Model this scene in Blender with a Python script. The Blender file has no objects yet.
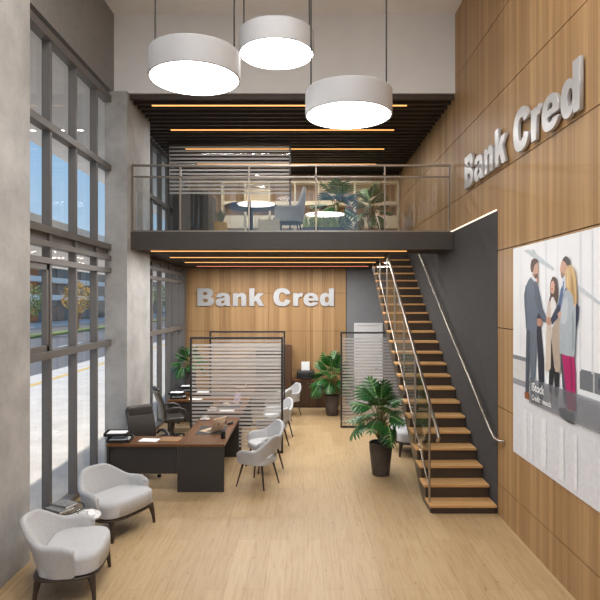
import bpy, bmesh, math, random
from mathutils import Vector, Matrix
random.seed(7)
PI = math.pi
C = bpy.context.scene.collection
sc = bpy.context.scene
R = math.radians

# ------------------------------------------------------------------ colours / materials
def lin(c):
    c = c / 255.0
    return c / 12.92 if c <= 0.04045 else ((c + 0.055) / 1.055) ** 2.4
def rgb(r, g, b): return (lin(r), lin(g), lin(b), 1.0)

def new_mat(name):
    m = bpy.data.materials.new(name); m.use_nodes = True
    nt = m.node_tree
    return m, nt, nt.nodes['Principled BSDF']

def ramp(nt, stops):
    n = nt.nodes.new('ShaderNodeValToRGB'); e = n.color_ramp.elements
    while len(e) < len(stops): e.new(0.5)
    for i, (p, c) in enumerate(stops): e[i].position = p; e[i].color = c
    return n

def mat(name, c, rough=0.5, metal=0.0, var=0.06, scale=9.0, bump=0.0, spec=0.5, bscale=None):
    """plain procedural material: base colour gently broken up by noise"""
    m, nt, b = new_mat(name)
    base = rgb(*c)
    tc = nt.nodes.new('ShaderNodeTexCoord')
    nz = nt.nodes.new('ShaderNodeTexNoise'); nz.inputs['Scale'].default_value = scale
    nz.inputs['Detail'].default_value = 5
    nt.links.new(tc.outputs['Object'], nz.inputs['Vector'])
    lo = tuple(v * (1 - var) for v in base[:3]) + (1,); hi = tuple(min(1, v * (1 + var)) for v in base[:3]) + (1,)
    r = ramp(nt, [(0.3, lo), (0.7, hi)])
    nt.links.new(nz.outputs['Fac'], r.inputs['Fac']); nt.links.new(r.outputs['Color'], b.inputs['Base Color'])
    b.inputs['Roughness'].default_value = rough; b.inputs['Metallic'].default_value = metal
    b.inputs['Specular IOR Level'].default_value = spec
    if bump:
        n2 = nt.nodes.new('ShaderNodeTexNoise'); n2.inputs['Scale'].default_value = bscale or scale * 12
        nt.links.new(tc.outputs['Object'], n2.inputs['Vector'])
        bp = nt.nodes.new('ShaderNodeBump'); bp.inputs['Strength'].default_value = bump; bp.inputs['Distance'].default_value = 0.01
        nt.links.new(n2.outputs['Fac'], bp.inputs['Height']); nt.links.new(bp.outputs['Normal'], b.inputs['Normal'])
    return m

def math_node(nt, op, a, b=None):
    n = nt.nodes.new('ShaderNodeMath'); n.operation = op
    for i, v in enumerate((a, b)):
        if v is None: continue
        if isinstance(v, (int, float)): n.inputs[i].default_value = v
        else: nt.links.new(v, n.inputs[i])
    return n.outputs[0]

def wood(name, light, dark, grain='Z', board=0.0, rough=0.45, gs=28.0, ls=0.8, contrast=1.0, bvar=0.35):
    """wood with its grain along one object axis; board > 0 adds strips of differing tone that wide"""
    m, nt, b = new_mat(name)
    tc = nt.nodes.new('ShaderNodeTexCoord'); sep = nt.nodes.new('ShaderNodeSeparateXYZ')
    nt.links.new(tc.outputs['Object'], sep.inputs[0])
    X, Y, Z = sep.outputs
    if grain == 'Z': u, v, w = math_node(nt, 'ADD', X, Y), Z, 0.0
    elif grain == 'X': u, v, w = Y, X, Z
    else: u, v, w = X, Y, Z
    cmb = nt.nodes.new('ShaderNodeCombineXYZ')
    nt.links.new(math_node(nt, 'MULTIPLY', u, gs), cmb.inputs[0]); nt.links.new(math_node(nt, 'MULTIPLY', v, ls), cmb.inputs[1])
    if w != 0.0: nt.links.new(math_node(nt, 'MULTIPLY', w, gs), cmb.inputs[2])
    n1 = nt.nodes.new('ShaderNodeTexNoise'); n1.inputs['Scale'].default_value = 1.0; n1.inputs['Detail'].default_value = 6
    n1.inputs['Roughness'].default_value = 0.62; n1.inputs['Distortion'].default_value = 0.4
    nt.links.new(cmb.outputs[0], n1.inputs['Vector'])
    fac = n1.outputs['Fac']
    if board:
        wn = nt.nodes.new('ShaderNodeTexWhiteNoise'); wn.noise_dimensions = '1D'
        nt.links.new(math_node(nt, 'FLOOR', math_node(nt, 'DIVIDE', u, board)), wn.inputs['W'])
        fac = math_node(nt, 'ADD', math_node(nt, 'MULTIPLY', fac, 1 - bvar), math_node(nt, 'MULTIPLY', wn.outputs['Value'], bvar))
    d = 0.22 / contrast
    r = ramp(nt, [(0.5 - d, rgb(*dark)), (0.5 + d, rgb(*light))])
    nt.links.new(fac, r.inputs['Fac']); nt.links.new(r.outputs['Color'], b.inputs['Base Color'])
    b.inputs['Roughness'].default_value = rough
    b.inputs['Specular IOR Level'].default_value = 0.3
    return m

def emit(name, c, s):
    m, nt, b = new_mat(name)
    b.inputs['Base Color'].default_value = rgb(200, 200, 200)
    b.inputs['Emission Color'].default_value = c; b.inputs['Emission Strength'].default_value = s
    return m

def glass(name, tint=(1, 1, 1), ior=1.4, rough=0.0, boost=0.0):
    m = bpy.data.materials.new(name); m.use_nodes = True; nt = m.node_tree; nt.nodes.clear()
    o = nt.nodes.new('ShaderNodeOutputMaterial'); mx = nt.nodes.new('ShaderNodeMixShader')
    t = nt.nodes.new('ShaderNodeBsdfTransparent'); t.inputs[0].default_value = (*tint, 1)
    g = nt.nodes.new('ShaderNodeBsdfGlossy'); g.inputs['Roughness'].default_value = rough
    lw = nt.nodes.new('ShaderNodeLayerWeight'); lw.inputs['Blend'].default_value = 0.5
    r0 = ((ior - 1) / (ior + 1)) ** 2 * 2 + boost
    fac = math_node(nt, 'ADD', math_node(nt, 'MULTIPLY', math_node(nt, 'POWER', lw.outputs['Facing'], 5), 1 - r0), r0)
    ge = nt.nodes.new('ShaderNodeNewGeometry')           # both faces of a pane are counted on its front face
    fac = math_node(nt, 'MULTIPLY', fac, math_node(nt, 'SUBTRACT', 1.0, ge.outputs['Backfacing']))
    nt.links.new(fac, mx.inputs[0]); nt.links.new(t.outputs[0], mx.inputs[1]); nt.links.new(g.outputs[0], mx.inputs[2])
    nt.links.new(mx.outputs[0], o.inputs[0])
    return m

def film(name, c, cover, rough=0.35):
    """frosted film: part clear, part milky"""
    m = bpy.data.materials.new(name); m.use_nodes = True; nt = m.node_tree; nt.nodes.clear()
    o = nt.nodes.new('ShaderNodeOutputMaterial'); mx = nt.nodes.new('ShaderNodeMixShader'); mx.inputs[0].default_value = cover
    t = nt.nodes.new('ShaderNodeBsdfTransparent')
    d = nt.nodes.new('ShaderNodeBsdfDiffuse'); d.inputs[0].default_value = rgb(*c)
    tl = nt.nodes.new('ShaderNodeBsdfTranslucent'); tl.inputs[0].default_value = rgb(*c)
    m2 = nt.nodes.new('ShaderNodeMixShader'); m2.inputs[0].default_value = 0.5
    nt.links.new(d.outputs[0], m2.inputs[1]); nt.links.new(tl.outputs[0], m2.inputs[2])
    nt.links.new(t.outputs[0], mx.inputs[1]); nt.links.new(m2.outputs[0], mx.inputs[2]); nt.links.new(mx.outputs[0], o.inputs[0])
    return m

def floor_mat():
    m, nt, b = new_mat('pale_plank_floor')
    tc = nt.nodes.new('ShaderNodeTexCoord'); sep = nt.nodes.new('ShaderNodeSeparateXYZ'); nt.links.new(tc.outputs['Object'], sep.inputs[0])
    cm = nt.nodes.new('ShaderNodeCombineXYZ'); nt.links.new(sep.outputs[1], cm.inputs[0]); nt.links.new(sep.outputs[0], cm.inputs[1])
    br = nt.nodes.new('ShaderNodeTexBrick'); nt.links.new(cm.outputs[0], br.inputs['Vector'])
    br.inputs['Scale'].default_value = 1.0; br.inputs['Brick Width'].default_value = 1.9; br.inputs['Row Height'].default_value = 0.2
    br.inputs['Mortar Size'].default_value = 0.0016; br.offset = 0.37
    br.inputs['Color1'].default_value = rgb(191, 164, 125); br.inputs['Color2'].default_value = rgb(180, 152, 113)
    br.inputs['Mortar'].default_value = rgb(152, 127, 96)
    g = nt.nodes.new('ShaderNodeCombineXYZ')
    nt.links.new(math_node(nt, 'MULTIPLY', sep.outputs[0], 34), g.inputs[0]); nt.links.new(math_node(nt, 'MULTIPLY', sep.outputs[1], 2.2), g.inputs[1])
    n = nt.nodes.new('ShaderNodeTexNoise'); n.inputs['Scale'].default_value = 1; n.inputs['Detail'].default_value = 6; n.inputs['Distortion'].default_value = 0.8
    nt.links.new(g.outputs[0], n.inputs['Vector'])
    r = ramp(nt, [(0.25, (0.80, 0.74, 0.66, 1)), (0.55, (1, 1, 1, 1))]); nt.links.new(n.outputs['Fac'], r.inputs['Fac'])
    mx = nt.nodes.new('ShaderNodeMix'); mx.data_type = 'RGBA'; mx.blend_type = 'MULTIPLY'; mx.inputs[0].default_value = 0.9
    nt.links.new(br.outputs['Color'], mx.inputs[6]); nt.links.new(r.outputs['Color'], mx.inputs[7])
    # small knots
    k = nt.nodes.new('ShaderNodeCombineXYZ')
    nt.links.new(math_node(nt, 'MULTIPLY', sep.outputs[0], 9), k.inputs[0]); nt.links.new(math_node(nt, 'MULTIPLY', sep.outputs[1], 3.2), k.inputs[1])
    vo = nt.nodes.new('ShaderNodeTexVoronoi'); vo.inputs['Scale'].default_value = 1; nt.links.new(k.outputs[0], vo.inputs['Vector'])
    r2 = ramp(nt, [(0.035, (0.62, 0.5, 0.38, 1)), (0.13, (1, 1, 1, 1))]); nt.links.new(vo.outputs['Distance'], r2.inputs['Fac'])
    m2 = nt.nodes.new('ShaderNodeMix'); m2.data_type = 'RGBA'; m2.blend_type = 'MULTIPLY'; m2.inputs[0].default_value = 0.75
    nt.links.new(mx.outputs[2], m2.inputs[6]); nt.links.new(r2.outputs['Color'], m2.inputs[7])
    nt.links.new(m2.outputs[2], b.inputs['Base Color'])
    b.inputs['Roughness'].default_value = 0.42; b.inputs['Specular IOR Level'].default_value = 0.35
    return m

def concrete(name, a, bcol):
    m, nt, b = new_mat(name)
    tc = nt.nodes.new('ShaderNodeTexCoord')
    n = nt.nodes.new('ShaderNodeTexNoise'); n.inputs['Scale'].default_value = 1.3; n.inputs['Detail'].default_value = 9; n.inputs['Roughness'].default_value = 0.68
    nt.links.new(tc.outputs['Object'], n.inputs['Vector'])
    r = ramp(nt, [(0.34, rgb(*a)), (0.66, rgb(*bcol))]); nt.links.new(n.outputs['Fac'], r.inputs['Fac'])
    nt.links.new(r.outputs['Color'], b.inputs['Base Color'])
    n2 = nt.nodes.new('ShaderNodeTexNoise'); n2.inputs['Scale'].default_value = 30; nt.links.new(tc.outputs['Object'], n2.inputs['Vector'])
    bp = nt.nodes.new('ShaderNodeBump'); bp.inputs['Strength'].default_value = 0.12; bp.inputs['Distance'].default_value = 0.01
    nt.links.new(n2.outputs['Fac'], bp.inputs['Height']); nt.links.new(bp.outputs['Normal'], b.inputs['Normal'])
    b.inputs['Roughness'].default_value = 0.75; b.inputs['Specular IOR Level'].default_value = 0.25
    return m

M = {}
M['floor'] = floor_mat()
M['wood_wall'] = wood('oak_wall_panels', (194, 157, 112), (146, 110, 71), 'Z', 0.085, 0.45, 40, 0.5, 0.9, 0.28)
M['tread_wood'] = wood('oak_treads', (226, 180, 124), (190, 142, 90), 'X', 0, 0.4, 30, 1.4)
M['walnut_x'] = wood('walnut_across', (128, 87, 54), (84, 54, 32), 'X', 0, 0.35, 34, 1.2)
M['walnut_y'] = wood('walnut_along', (128, 87, 54), (84, 54, 32), 'Y', 0, 0.35, 34, 1.2)
M['walnut_z'] = wood('walnut_upright', (94, 67, 49), (62, 44, 33), 'Z', 0.16, 0.4, 30, 0.8)
M['concrete'] = concrete('grey_concrete', (158, 156, 154), (192, 190, 187))
M['white_wall'] = mat('white_paint', (240, 240, 240), 0.8, 0, 0.02, 3, 0.05, 0.2)
M['ceiling'] = mat('ceiling_paint', (244, 242, 240), 0.85, 0, 0.02, 3, 0.05, 0.2)
M['beam_grey'] = mat('grey_textured_render', (146, 145, 144), 0.85, 0, 0.06, 14, 0.25, 0.2)
M['dark_wall'] = mat('charcoal_textured_render', (77, 75, 75), 0.85, 0, 0.08, 18, 0.3, 0.2)
M['mid_grey_wall'] = mat('grey_paint', (128, 128, 130), 0.8, 0, 0.04, 6, 0.08, 0.2)
M['frame'] = mat('taupe_grey_aluminium', (114, 110, 107), 0.45, 0.2, 0.03, 5)
M['slat'] = mat('dark_brown_slats', (66, 54, 45), 0.5, 0, 0.15, 6)
M['void'] = mat('black_ceiling_void', (16, 14, 13), 0.9, 0, 0.05, 4)
M['fascia'] = mat('dark_bronze_fascia', (74, 68, 62), 0.45, 0.1, 0.03, 4)
M['joint'] = mat('dark_joint_backing', (58, 40, 26), 0.9, 0, 0.05, 5)
M['led_amber'] = emit('amber_led', (1.0, 0.45, 0.11, 1), 1.5)
M['led_red'] = emit('reddish_led', (1.0, 0.22, 0.10, 1), 1.0)
M['led_white'] = emit('warm_white_led', (1.0, 0.86, 0.68, 1), 1.6)
M['lamp_white'] = mat('white_lamp_shell', (182, 181, 182), 0.5, 0, 0.015, 4)
M['lamp_glow'] = emit('lamp_diffuser', (1.0, 0.995, 0.985, 1), 12.0)
M['cable'] = mat('black_cable', (34, 32, 30), 0.6)
M['steel'] = mat('brushed_steel', (168, 158, 147), 0.28, 0.9, 0.04, 20)
M['letter'] = mat('satin_metal_letters', (196, 195, 195), 0.32, 0.35, 0.03, 10)
M['window_glass'] = glass('window_glass', (0.96, 0.97, 0.97), 1.38)
M['rail_glass'] = glass('railing_glass', (0.95, 0.96, 0.955), 1.75)
M['stair_glass'] = glass('stair_glass', (0.97, 0.985, 0.98), 1.5)
M['partition_glass'] = glass('partition_glass', (0.96, 0.96, 0.96), 1.3)
M['table_glass'] = glass('smoked_glass', (0.72, 0.72, 0.70), 1.45)
M['frost'] = film('frosted_film', (222, 218, 214), 0.46)
M['black_frame'] = mat('dark_bronze_frame', (58, 54, 50), 0.4, 0.3, 0.05, 8)
M['dark_laminate'] = mat('graphite_laminate', (54, 50, 47), 0.5, 0, 0.05, 9)
M['riser'] = mat('dark_brown_riser', (72, 62, 54), 0.32, 0.2, 0.05, 8)
M['leather'] = mat('black_leather', (58, 52, 47), 0.42, 0, 0.12, 30, 0.15)
M['leather_back'] = mat('taupe_leather_back', (112, 104, 94), 0.45, 0, 0.08, 24, 0.1)
M['chrome_dark'] = mat('dark_chrome', (70, 68, 66), 0.3, 0.8, 0.05, 10)
M['fabric'] = mat('light_grey_fabric', (196, 196, 197), 0.9, 0, 0.05, 40, 0.25, 0.15, 350)
M['fabric_warm'] = mat('greige_fabric', (190, 189, 189), 0.9, 0, 0.05, 40, 0.25, 0.15, 350)
M['dark_wood'] = mat('dark_stained_legs', (62, 50, 42), 0.4, 0, 0.12, 16)
M['black'] = mat('black_plastic', (28, 27, 27), 0.4, 0, 0.08, 10)
M['dark_grey'] = mat('dark_grey_plastic', (58, 56, 56), 0.45, 0, 0.06, 10)
M['paper'] = mat('white_paper', (246, 245, 244), 0.8, 0, 0.02, 10)
M['kraft'] = mat('brown_folder', (150, 112, 74), 0.7, 0, 0.06, 10)
M['gold_alu'] = mat('champagne_aluminium', (224, 196, 164), 0.35, 0.35, 0.02, 10)
M['screen'] = mat('pinkish_screen', (206, 178, 196), 0.3, 0, 0.3, 14)
M['ceramic'] = mat('white_ceramic', (238, 236, 232), 0.2, 0, 0.01, 8)
M['coffee'] = mat('coffee', (52, 30, 18), 0.2)
M['pad'] = mat('dark_leather_pad', (50, 44, 42), 0.5, 0, 0.08, 14)
M['pot'] = concrete('dark_stone_pot', (74, 65, 60), (108, 98, 92))
M['pot'].node_tree.nodes['Principled BSDF'].inputs['Roughness'].default_value = 0.5
M['soil'] = mat('potting_soil', (48, 36, 28), 0.95, 0, 0.25, 40)
M['leaf'] = mat('deep_green_leaf', (36, 90, 34), 0.4, 0, 0.3, 12)
M['leaf_rib'] = mat('pale_leaf_rib', (146, 182, 112), 0.5, 0, 0.1, 12)
M['stem'] = mat('green_brown_stem', (112, 112, 62), 0.6, 0, 0.2, 14)
M['grass_leaf'] = mat('yellow_green_leaf', (176, 186, 84), 0.5, 0, 0.2, 12)
M['door_white'] = mat('white_door_paint', (222, 220, 220), 0.5, 0, 0.02, 5)
M['cream'] = mat('cream_lacquer', (232, 216, 184), 0.6, 0, 0.03, 6)
M['orange_box'] = mat('ochre_box', (196, 150, 62), 0.6, 0, 0.06, 8)
M['white_gloss'] = mat('white_gloss_top', (236, 235, 234), 0.25, 0, 0.01, 8)
M['brass'] = mat('brushed_brass', (186, 140, 86), 0.35, 0.8, 0.04, 10)
M['mag_grey'] = mat('grey_magazine', (128, 126, 124), 0.5, 0, 0.25, 24)
M['mag_ink'] = mat('dark_print', (62, 60, 60), 0.6)
# outdoors
M['pavement'] = concrete('pale_paving', (206, 198, 190), (226, 219, 212))
M['asphalt'] = mat('asphalt', (112, 110, 110), 0.9, 0, 0.1, 4)
M['yellow_line'] = mat('yellow_road_paint', (226, 190, 110), 0.8)
M['grass'] = mat('verge_grass', (128, 142, 84), 0.95, 0, 0.2, 8)
M['far_white'] = mat('white_stucco', (236, 232, 228), 0.85, 0, 0.03, 3)
M['far_grey'] = mat('grey_facade', (128, 126, 124), 0.8, 0, 0.1, 0.6)
M['far_orange'] = mat('terracotta_cladding', (176, 112, 74), 0.8, 0, 0.12, 1.5)
M['far_dark'] = mat('dark_shopfront', (74, 76, 80), 0.3, 0, 0.15, 1)
M['tree_leaf'] = mat('olive_foliage', (128, 140, 88), 0.8, 0, 0.3, 1.5)
M['gold_leaf'] = mat('golden_foliage', (196, 160, 92), 0.8, 0, 0.3, 1.5)
M['bark'] = mat('grey_bark', (120, 100, 80), 0.9, 0, 0.2, 6)

# ------------------------------------------------------------------ mesh builder
class MB:
    def __init__(s): s.v = []; s.f = []; s.m = []
    def add(s, verts, faces, mi=0, mtx=None):
        o = len(s.v)
        s.v += [tuple(mtx @ Vector(p)) if mtx else tuple(p) for p in verts]
        s.f += [tuple(i + o for i in f) for f in faces]; s.m += [mi] * len(faces)
        return s
    def box(s, x0, x1, y0, y1, z0, z1, mi=0, mtx=None):
        if x0 > x1: x0, x1 = x1, x0
        if y0 > y1: y0, y1 = y1, y0
        if z0 > z1: z0, z1 = z1, z0
        v = [(x0, y0, z0), (x1, y0, z0), (x1, y1, z0), (x0, y1, z0), (x0, y0, z1), (x1, y0, z1), (x1, y1, z1), (x0, y1, z1)]
        return s.add(v, [(0, 3, 2, 1), (4, 5, 6, 7), (0, 1, 5, 4), (1, 2, 6, 5), (2, 3, 7, 6), (3, 0, 4, 7)], mi, mtx)
    def loft(s, rings, mi=0, closed=True, caps=True, mtx=None):
        n = len(rings[0]); v = [p for r in rings for p in r]; f = []
        for i in range(len(rings) - 1):
            for j in range(n if closed else n - 1):
                a, b = i * n + j, i * n + (j + 1) % n
                f.append((a, b, b + n, a + n))
        if caps: f.append(tuple(range(n - 1, -1, -1))); f.append(tuple((len(rings) - 1) * n + j for j in range(n)))
        return s.add(v, f, mi, mtx)
    def tube(s, pts, r, n=10, mi=0, mtx=None):
        pts = [Vector(p) for p in pts]; rings = []
        rr = r if isinstance(r, (list, tuple)) else [r] * len(pts)
        up = Vector((0, 0, 1)); prev = None
        for i, p in enumerate(pts):
            d = (pts[min(i + 1, len(pts) - 1)] - pts[max(i - 1, 0)]).normalized()
            if prev is None:
                a = d.cross(up) if abs(d.dot(up)) < 0.95 else d.cross(Vector((1, 0, 0)))
            else: a = prev - d * prev.dot(d)
            a.normalize(); prev = a; b = d.cross(a)
            rings.append([tuple(p + (a * math.cos(2 * PI * k / n) + b * math.sin(2 * PI * k / n)) * rr[i]) for k in range(n)])
        return s.loft(rings, mi, mtx=mtx)
    def lathe(s, prof, n=32, mi=0, c=(0, 0, 0), mtx=None):
        rings = [[(c[0] + r * math.cos(2 * PI * k / n), c[1] + r * math.sin(2 * PI * k / n), c[2] + z) for k in range(n)] for r, z in prof]
        return s.loft(rings, mi, mtx=mtx)
    def prism(s, poly, h0, h1, axis='Z', mi=0, mtx=None):
        n = len(poly)
        def p3(a, b, h): return {'Z': (a, b, h), 'Y': (a, h, b), 'X': (h, a, b)}[axis]
        v = [p3(a, b, h0) for a, b in poly] + [p3(a, b, h1) for a, b in poly]
        f = [tuple(range(n - 1, -1, -1)), tuple(range(n, 2 * n))] + [(i, (i + 1) % n, n + (i + 1) % n, n + i) for i in range(n)]
        return s.add(v, f, mi, mtx)
    def rbox(s, c, size, r, n=6, fn=None, mi=0, mtx=None):
        """rounded box, optionally bent by fn on its points (local to the box centre)"""
        h = [d / 2 for d in size]; r = min(r, min(h) * 0.999); v = []; f = []; idx = {}
        def P(a):
            q = [max(-(h[i] - r), min(h[i] - r, a[i])) for i in range(3)]
            d = Vector((a[0] - q[0], a[1] - q[1], a[2] - q[2]))
            if d.length > 1e-9: d = d.normalized() * r
            p = (q[0] + d.x, q[1] + d.y, q[2] + d.z)
            if fn: p = fn(*p)
            return (p[0] + c[0], p[1] + c[1], p[2] + c[2])
        def coords(i):   # parameter lines: dense in the rounded ends
            e = [-h[i] + r * t for t in (0, 0.3, 0.65)]
            mid = [(-h[i] + r) + (2 * (h[i] - r)) * k / n for k in range(n + 1)]
            return e + mid + [-x for x in reversed(e)]
        cs = [coords(i) for i in range(3)]
        def vid(a):
            k = tuple(round(x, 6) for x in a)
            if k not in idx: idx[k] = len(v); v.append(P(a))
            return idx[k]
        for ax in range(3):
            b1, b2 = (ax + 1) % 3, (ax + 2) % 3
            for sg in (-1, 1):
                for i in range(len(cs[b1]) - 1):
                    for j in range(len(cs[b2]) - 1):
                        q = []
                        for (ii, jj) in ((i, j), (i + 1, j), (i + 1, j + 1), (i, j + 1)):
                            a = [0, 0, 0]; a[ax] = sg * h[ax]; a[b1] = cs[b1][ii]; a[b2] = cs[b2][jj]; q.append(vid(a))
                        if len(set(q)) < 3: continue
                        f.append(tuple(q) if sg > 0 else tuple(reversed(q)))
        return s.add(v, f, mi, mtx)
    def build(s, name, mats, parent=None, bevel=0.0, smooth=None, loc=None):
        me = bpy.data.meshes.new(name); me.from_pydata(s.v, [], s.f)
        for m in (mats if isinstance(mats, (list, tuple)) else [mats]): me.materials.append(m)
        me.polygons.foreach_set('material_index', s.m)
        me.validate(); me.update()
        if smooth:
            me.polygons.foreach_set('use_smooth', [True] * len(me.polygons)); me.set_sharp_from_angle(angle=R(smooth))
        o = bpy.data.objects.new(name, me); C.objects.link(o)
        if parent: o.parent = parent
        if loc: o.location = loc
        if bevel:
            b = o.modifiers.new('bevel', 'BEVEL'); b.width = bevel; b.segments = 2; b.limit_method = 'ANGLE'; b.angle_limit = R(40)
        return o

def tag(o, label=None, cat=None, group=None, kind=None):
    if label: o['label'] = label
    if cat: o['category'] = cat
    if group: o['group'] = group
    if kind: o['kind'] = kind
    return o
def thing(name, label, cat, loc=(0, 0, 0), rz=0.0, group=None):
    o = bpy.data.objects.new(name, None); C.objects.link(o); o.location = loc; o.rotation_euler = (0, 0, rz); o.empty_display_size = 0.1
    return tag(o, label, cat, group)
def struct(name, mb, m, label=None, **k):
    o = mb.build(name, m, **k); return tag(o, label, None, None, 'structure')
def copy_thing(src, loc, rz, label):
    r = src.copy(); C.objects.link(r); r.location = loc; r.rotation_euler = (0, 0, rz); r['label'] = label
    for ch in list(src.children):
        c = ch.copy(); C.objects.link(c); c.parent = r
        for g in list(ch.children):
            d = g.copy(); C.objects.link(d); d.parent = c
    return r

# ------------------------------------------------------------------ main dimensions (metres; camera at the origin of x, y)
H = 2.9                      # eye height
XR, XL, XC = 2.648, -3.36, -3.07        # right wall, window line, column face
YB = 15.9                    # back wall
YM = 10.06                   # mezzanine front
ZS, ZM = 3.834, 4.146        # fascia bottom / mezzanine floor
ZU, ZC = 6.56, 7.94          # upper slat ceiling, room ceiling
YF = -2.0                    # front of room (behind the camera)
F = 565.0
def at(px, py, Y): return ((px - 304) * Y / F, Y, H - (py - 302) * Y / F)
def on_wall(px, py):         # a point of the right wall (poster face)
    Y = F * (XR - 0.012) / (px - 304); return (Y, H - (py - 302) * Y / F)

# ------------------------------------------------------------------ shell
struct('floor', MB().box(-3.6, 2.85, YF, 16.2, -0.12, 0), M['floor'])
struct('ceiling', MB().box(-3.6, 2.85, YF, 10.1, ZC, ZC + 0.15), M['ceiling'])
mb = MB()
mb.box(XR + 0.022, XR + 0.2, YF, 16.2, 0, ZC + 0.15, 1)
JZ = [0, .43, 1.48, 2.55, 3.6, 4.67, 5.72, 6.8, ZC]; g = 0.006
for z0, z1 in zip(JZ, JZ[1:]):
    mb.box(XR, XR + 0.03, YF, 7.72, z0 + (g if z0 else 0), z1 - g, 0)
    if z1 > 4.2: mb.box(XR, XR + 0.03, 7.722, 16.0, max(z0 + g, 4.17), z1 - g, 0)
struct('wall_right', mb, [M['wood_wall'], M['joint']])
struct('trim_1', MB().box(XR - 0.004, XR + 0.024, 7.735, 16.0, 0, 4.15), M['dark_wall'], 'charcoal textured wall panel beside the staircase')
mb = MB(); mb.box(-3.6, 2.85, YB + 0.03, YB + 0.2, 0, ZC, 1)
JX = [-3.5, -2.22, -1.0, 0.18, 1.18]
for z0, z1 in zip([0, 1.0, 2.08, 3.15], [1.0, 2.08, 3.15, 4.0]):
    for x0, x1 in zip(JX, JX[1:]):
        mb.box(x0 + 0.002, x1 - 0.002, YB, YB + 0.035, z0 + (0.004 if z0 else 0), z1 - 0.004, 0)
mb.box(1.2, 2.7, YB + 0.0, YB + 0.035, 0, 4.0, 2)
for z0, z1 in zip([4.1, 5.2, 6.0], [5.2, 6.0, 6.7]):
    mb.box(-3.5, 2.66, YB, YB + 0.035, z0 + 0.003, z1 - 0.003, 0)
struct('wall_back', mb, [M['wood_wall'], M['joint'], M['mid_grey_wall']])
mb = MB()
mb.box(-3.62, -3.33, YF, 9.9, 6.55, ZC)
struct('wall_left', mb, M['beam_grey'], 'grey textured wall above the tall windows')
for y0, y1 in ((4.87, 6.33), (9.8, 11.26), (-0.1, 1.3)):
    struct('column', MB().box(-3.455, XC, y0, y1, 0, 6.56 if y0 > 0 else 6.56), M['concrete'])
struct('column', MB().box(-3.7, -3.3, 15.55, 16.0, 0, 6.56), M['frame'])
struct('trim_2', MB().box(-3.34, XR, 9.9, 10.02, ZU, ZC), M['white_wall'], 'white wall above the mezzanine opening')
# unseen wall behind the camera: its opening is added to let daylight fill in
mb = MB(); mb.box(-3.7, -2.9, YF - 0.2, YF, 0, ZC); mb.box(2.1, 2.85, YF - 0.2, YF, 0, ZC); mb.box(-2.9, 2.1, YF - 0.2, YF, 7.2, ZC); mb.box(-2.9, 2.1, YF - 0.2, YF, 3.4, 3.8)
struct('wall_front', mb, M['white_wall'])

# slat ceilings
def slats(name, z, x0, x1, y0, y1, label, cut=None):
    mb = MB(); y = y0
    while y < y1 - 0.05:
        xe = x1
        if cut and cut[1] < y + 0.07 and y < cut[2]: xe = cut[0]
        mb.box(x0, xe, y, y + 0.07, z, z + 0.09, 0); y += 0.2417
    if cut:
        mb.box(x0, cut[0], y0, y1, z + 0.09, z + 0.11, 1); mb.box(cut[0], x1, y0, cut[1], z + 0.09, z + 0.11, 1); mb.box(cut[0], x1, cut[2], y1, z + 0.09, z + 0.11, 1)
    else: mb.box(x0, x1, y0, y1, z + 0.09, z + 0.11, 1)
    return struct(name, mb, [M['slat'], M['void']], label)
slats('ceiling_upper', ZU - 0.09, -3.35, XR, 9.943, YB, 'dark slatted ceiling over the mezzanine')
STX, STY0, STY1 = 1.69, 11.2, 14.42       # stairwell opening
slats('ceiling_lower', ZS + 0.005, -3.35, XR, 10.205, YB, 'dark slatted ceiling under the mezzanine', (STX, STY0, STY1))
mb = MB()
z0, z1 = ZS + 0.12, ZM
mb.box(-3.4, STX, 10.12, YB, z0, z1); mb.box(STX, XR, 10.12, STY0, z0, z1); mb.box(STX, XR, STY1, YB, z0, z1)
struct('floor_mezzanine', mb, M['dark_laminate'], 'mezzanine floor slab')
struct('trim_3', MB().box(XC + 0.001, XR - 0.006, YM - 0.04, 10.12, ZS, ZM, 0), M['fascia'], 'dark bronze fascia beam along the mezzanine edge', bevel=0.004)

# led strips
def led(y, z, x0, x1, m, label, grp):
    t = thing('ceiling_strip_light', label, 'strip light', (0, y, z), 0, grp)
    MB().box(x0, x1, -0.022, 0.022, 0, 0.012).build('diffuser', m, t)
    MB().box(x0 - 0.01, x1 + 0.01, -0.03, 0.03, 0.012, 0.024).build('channel', M['black'], t)
nm = ['first', 'second', 'third', 'fourth']
for i, y in enumerate((10.22, 11.67, 13.12, 14.57)):
    led(y, ZU - 0.114, -2.75, 1.86, M['led_amber'], f'amber LED strip in the mezzanine ceiling, {nm[i]} back from the railing', 'amber strips in the mezzanine ceiling')
for i, y in enumerate((10.24, 11.69, 13.14, 14.59)):
    led(y, ZS - 0.019, -2.77, (1.86, 1.66, 1.66, 1.66)[i], M['led_red'] if i == 3 else M['led_amber'], f'{"reddish" if i == 3 else "amber"} LED strip under the mezzanine, {nm[i]} back from the fascia', 'strips under the mezzanine')
t = thing('led_strip', 'white LED line along the top edge of the charcoal stair wall', 'strip light', (XR - 0.012, 11.8, 4.152))
MB().box(-0.008, 0.008, -4.06, 4.15, 0, 0.014).build('diffuser', M['led_white'], t)

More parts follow.
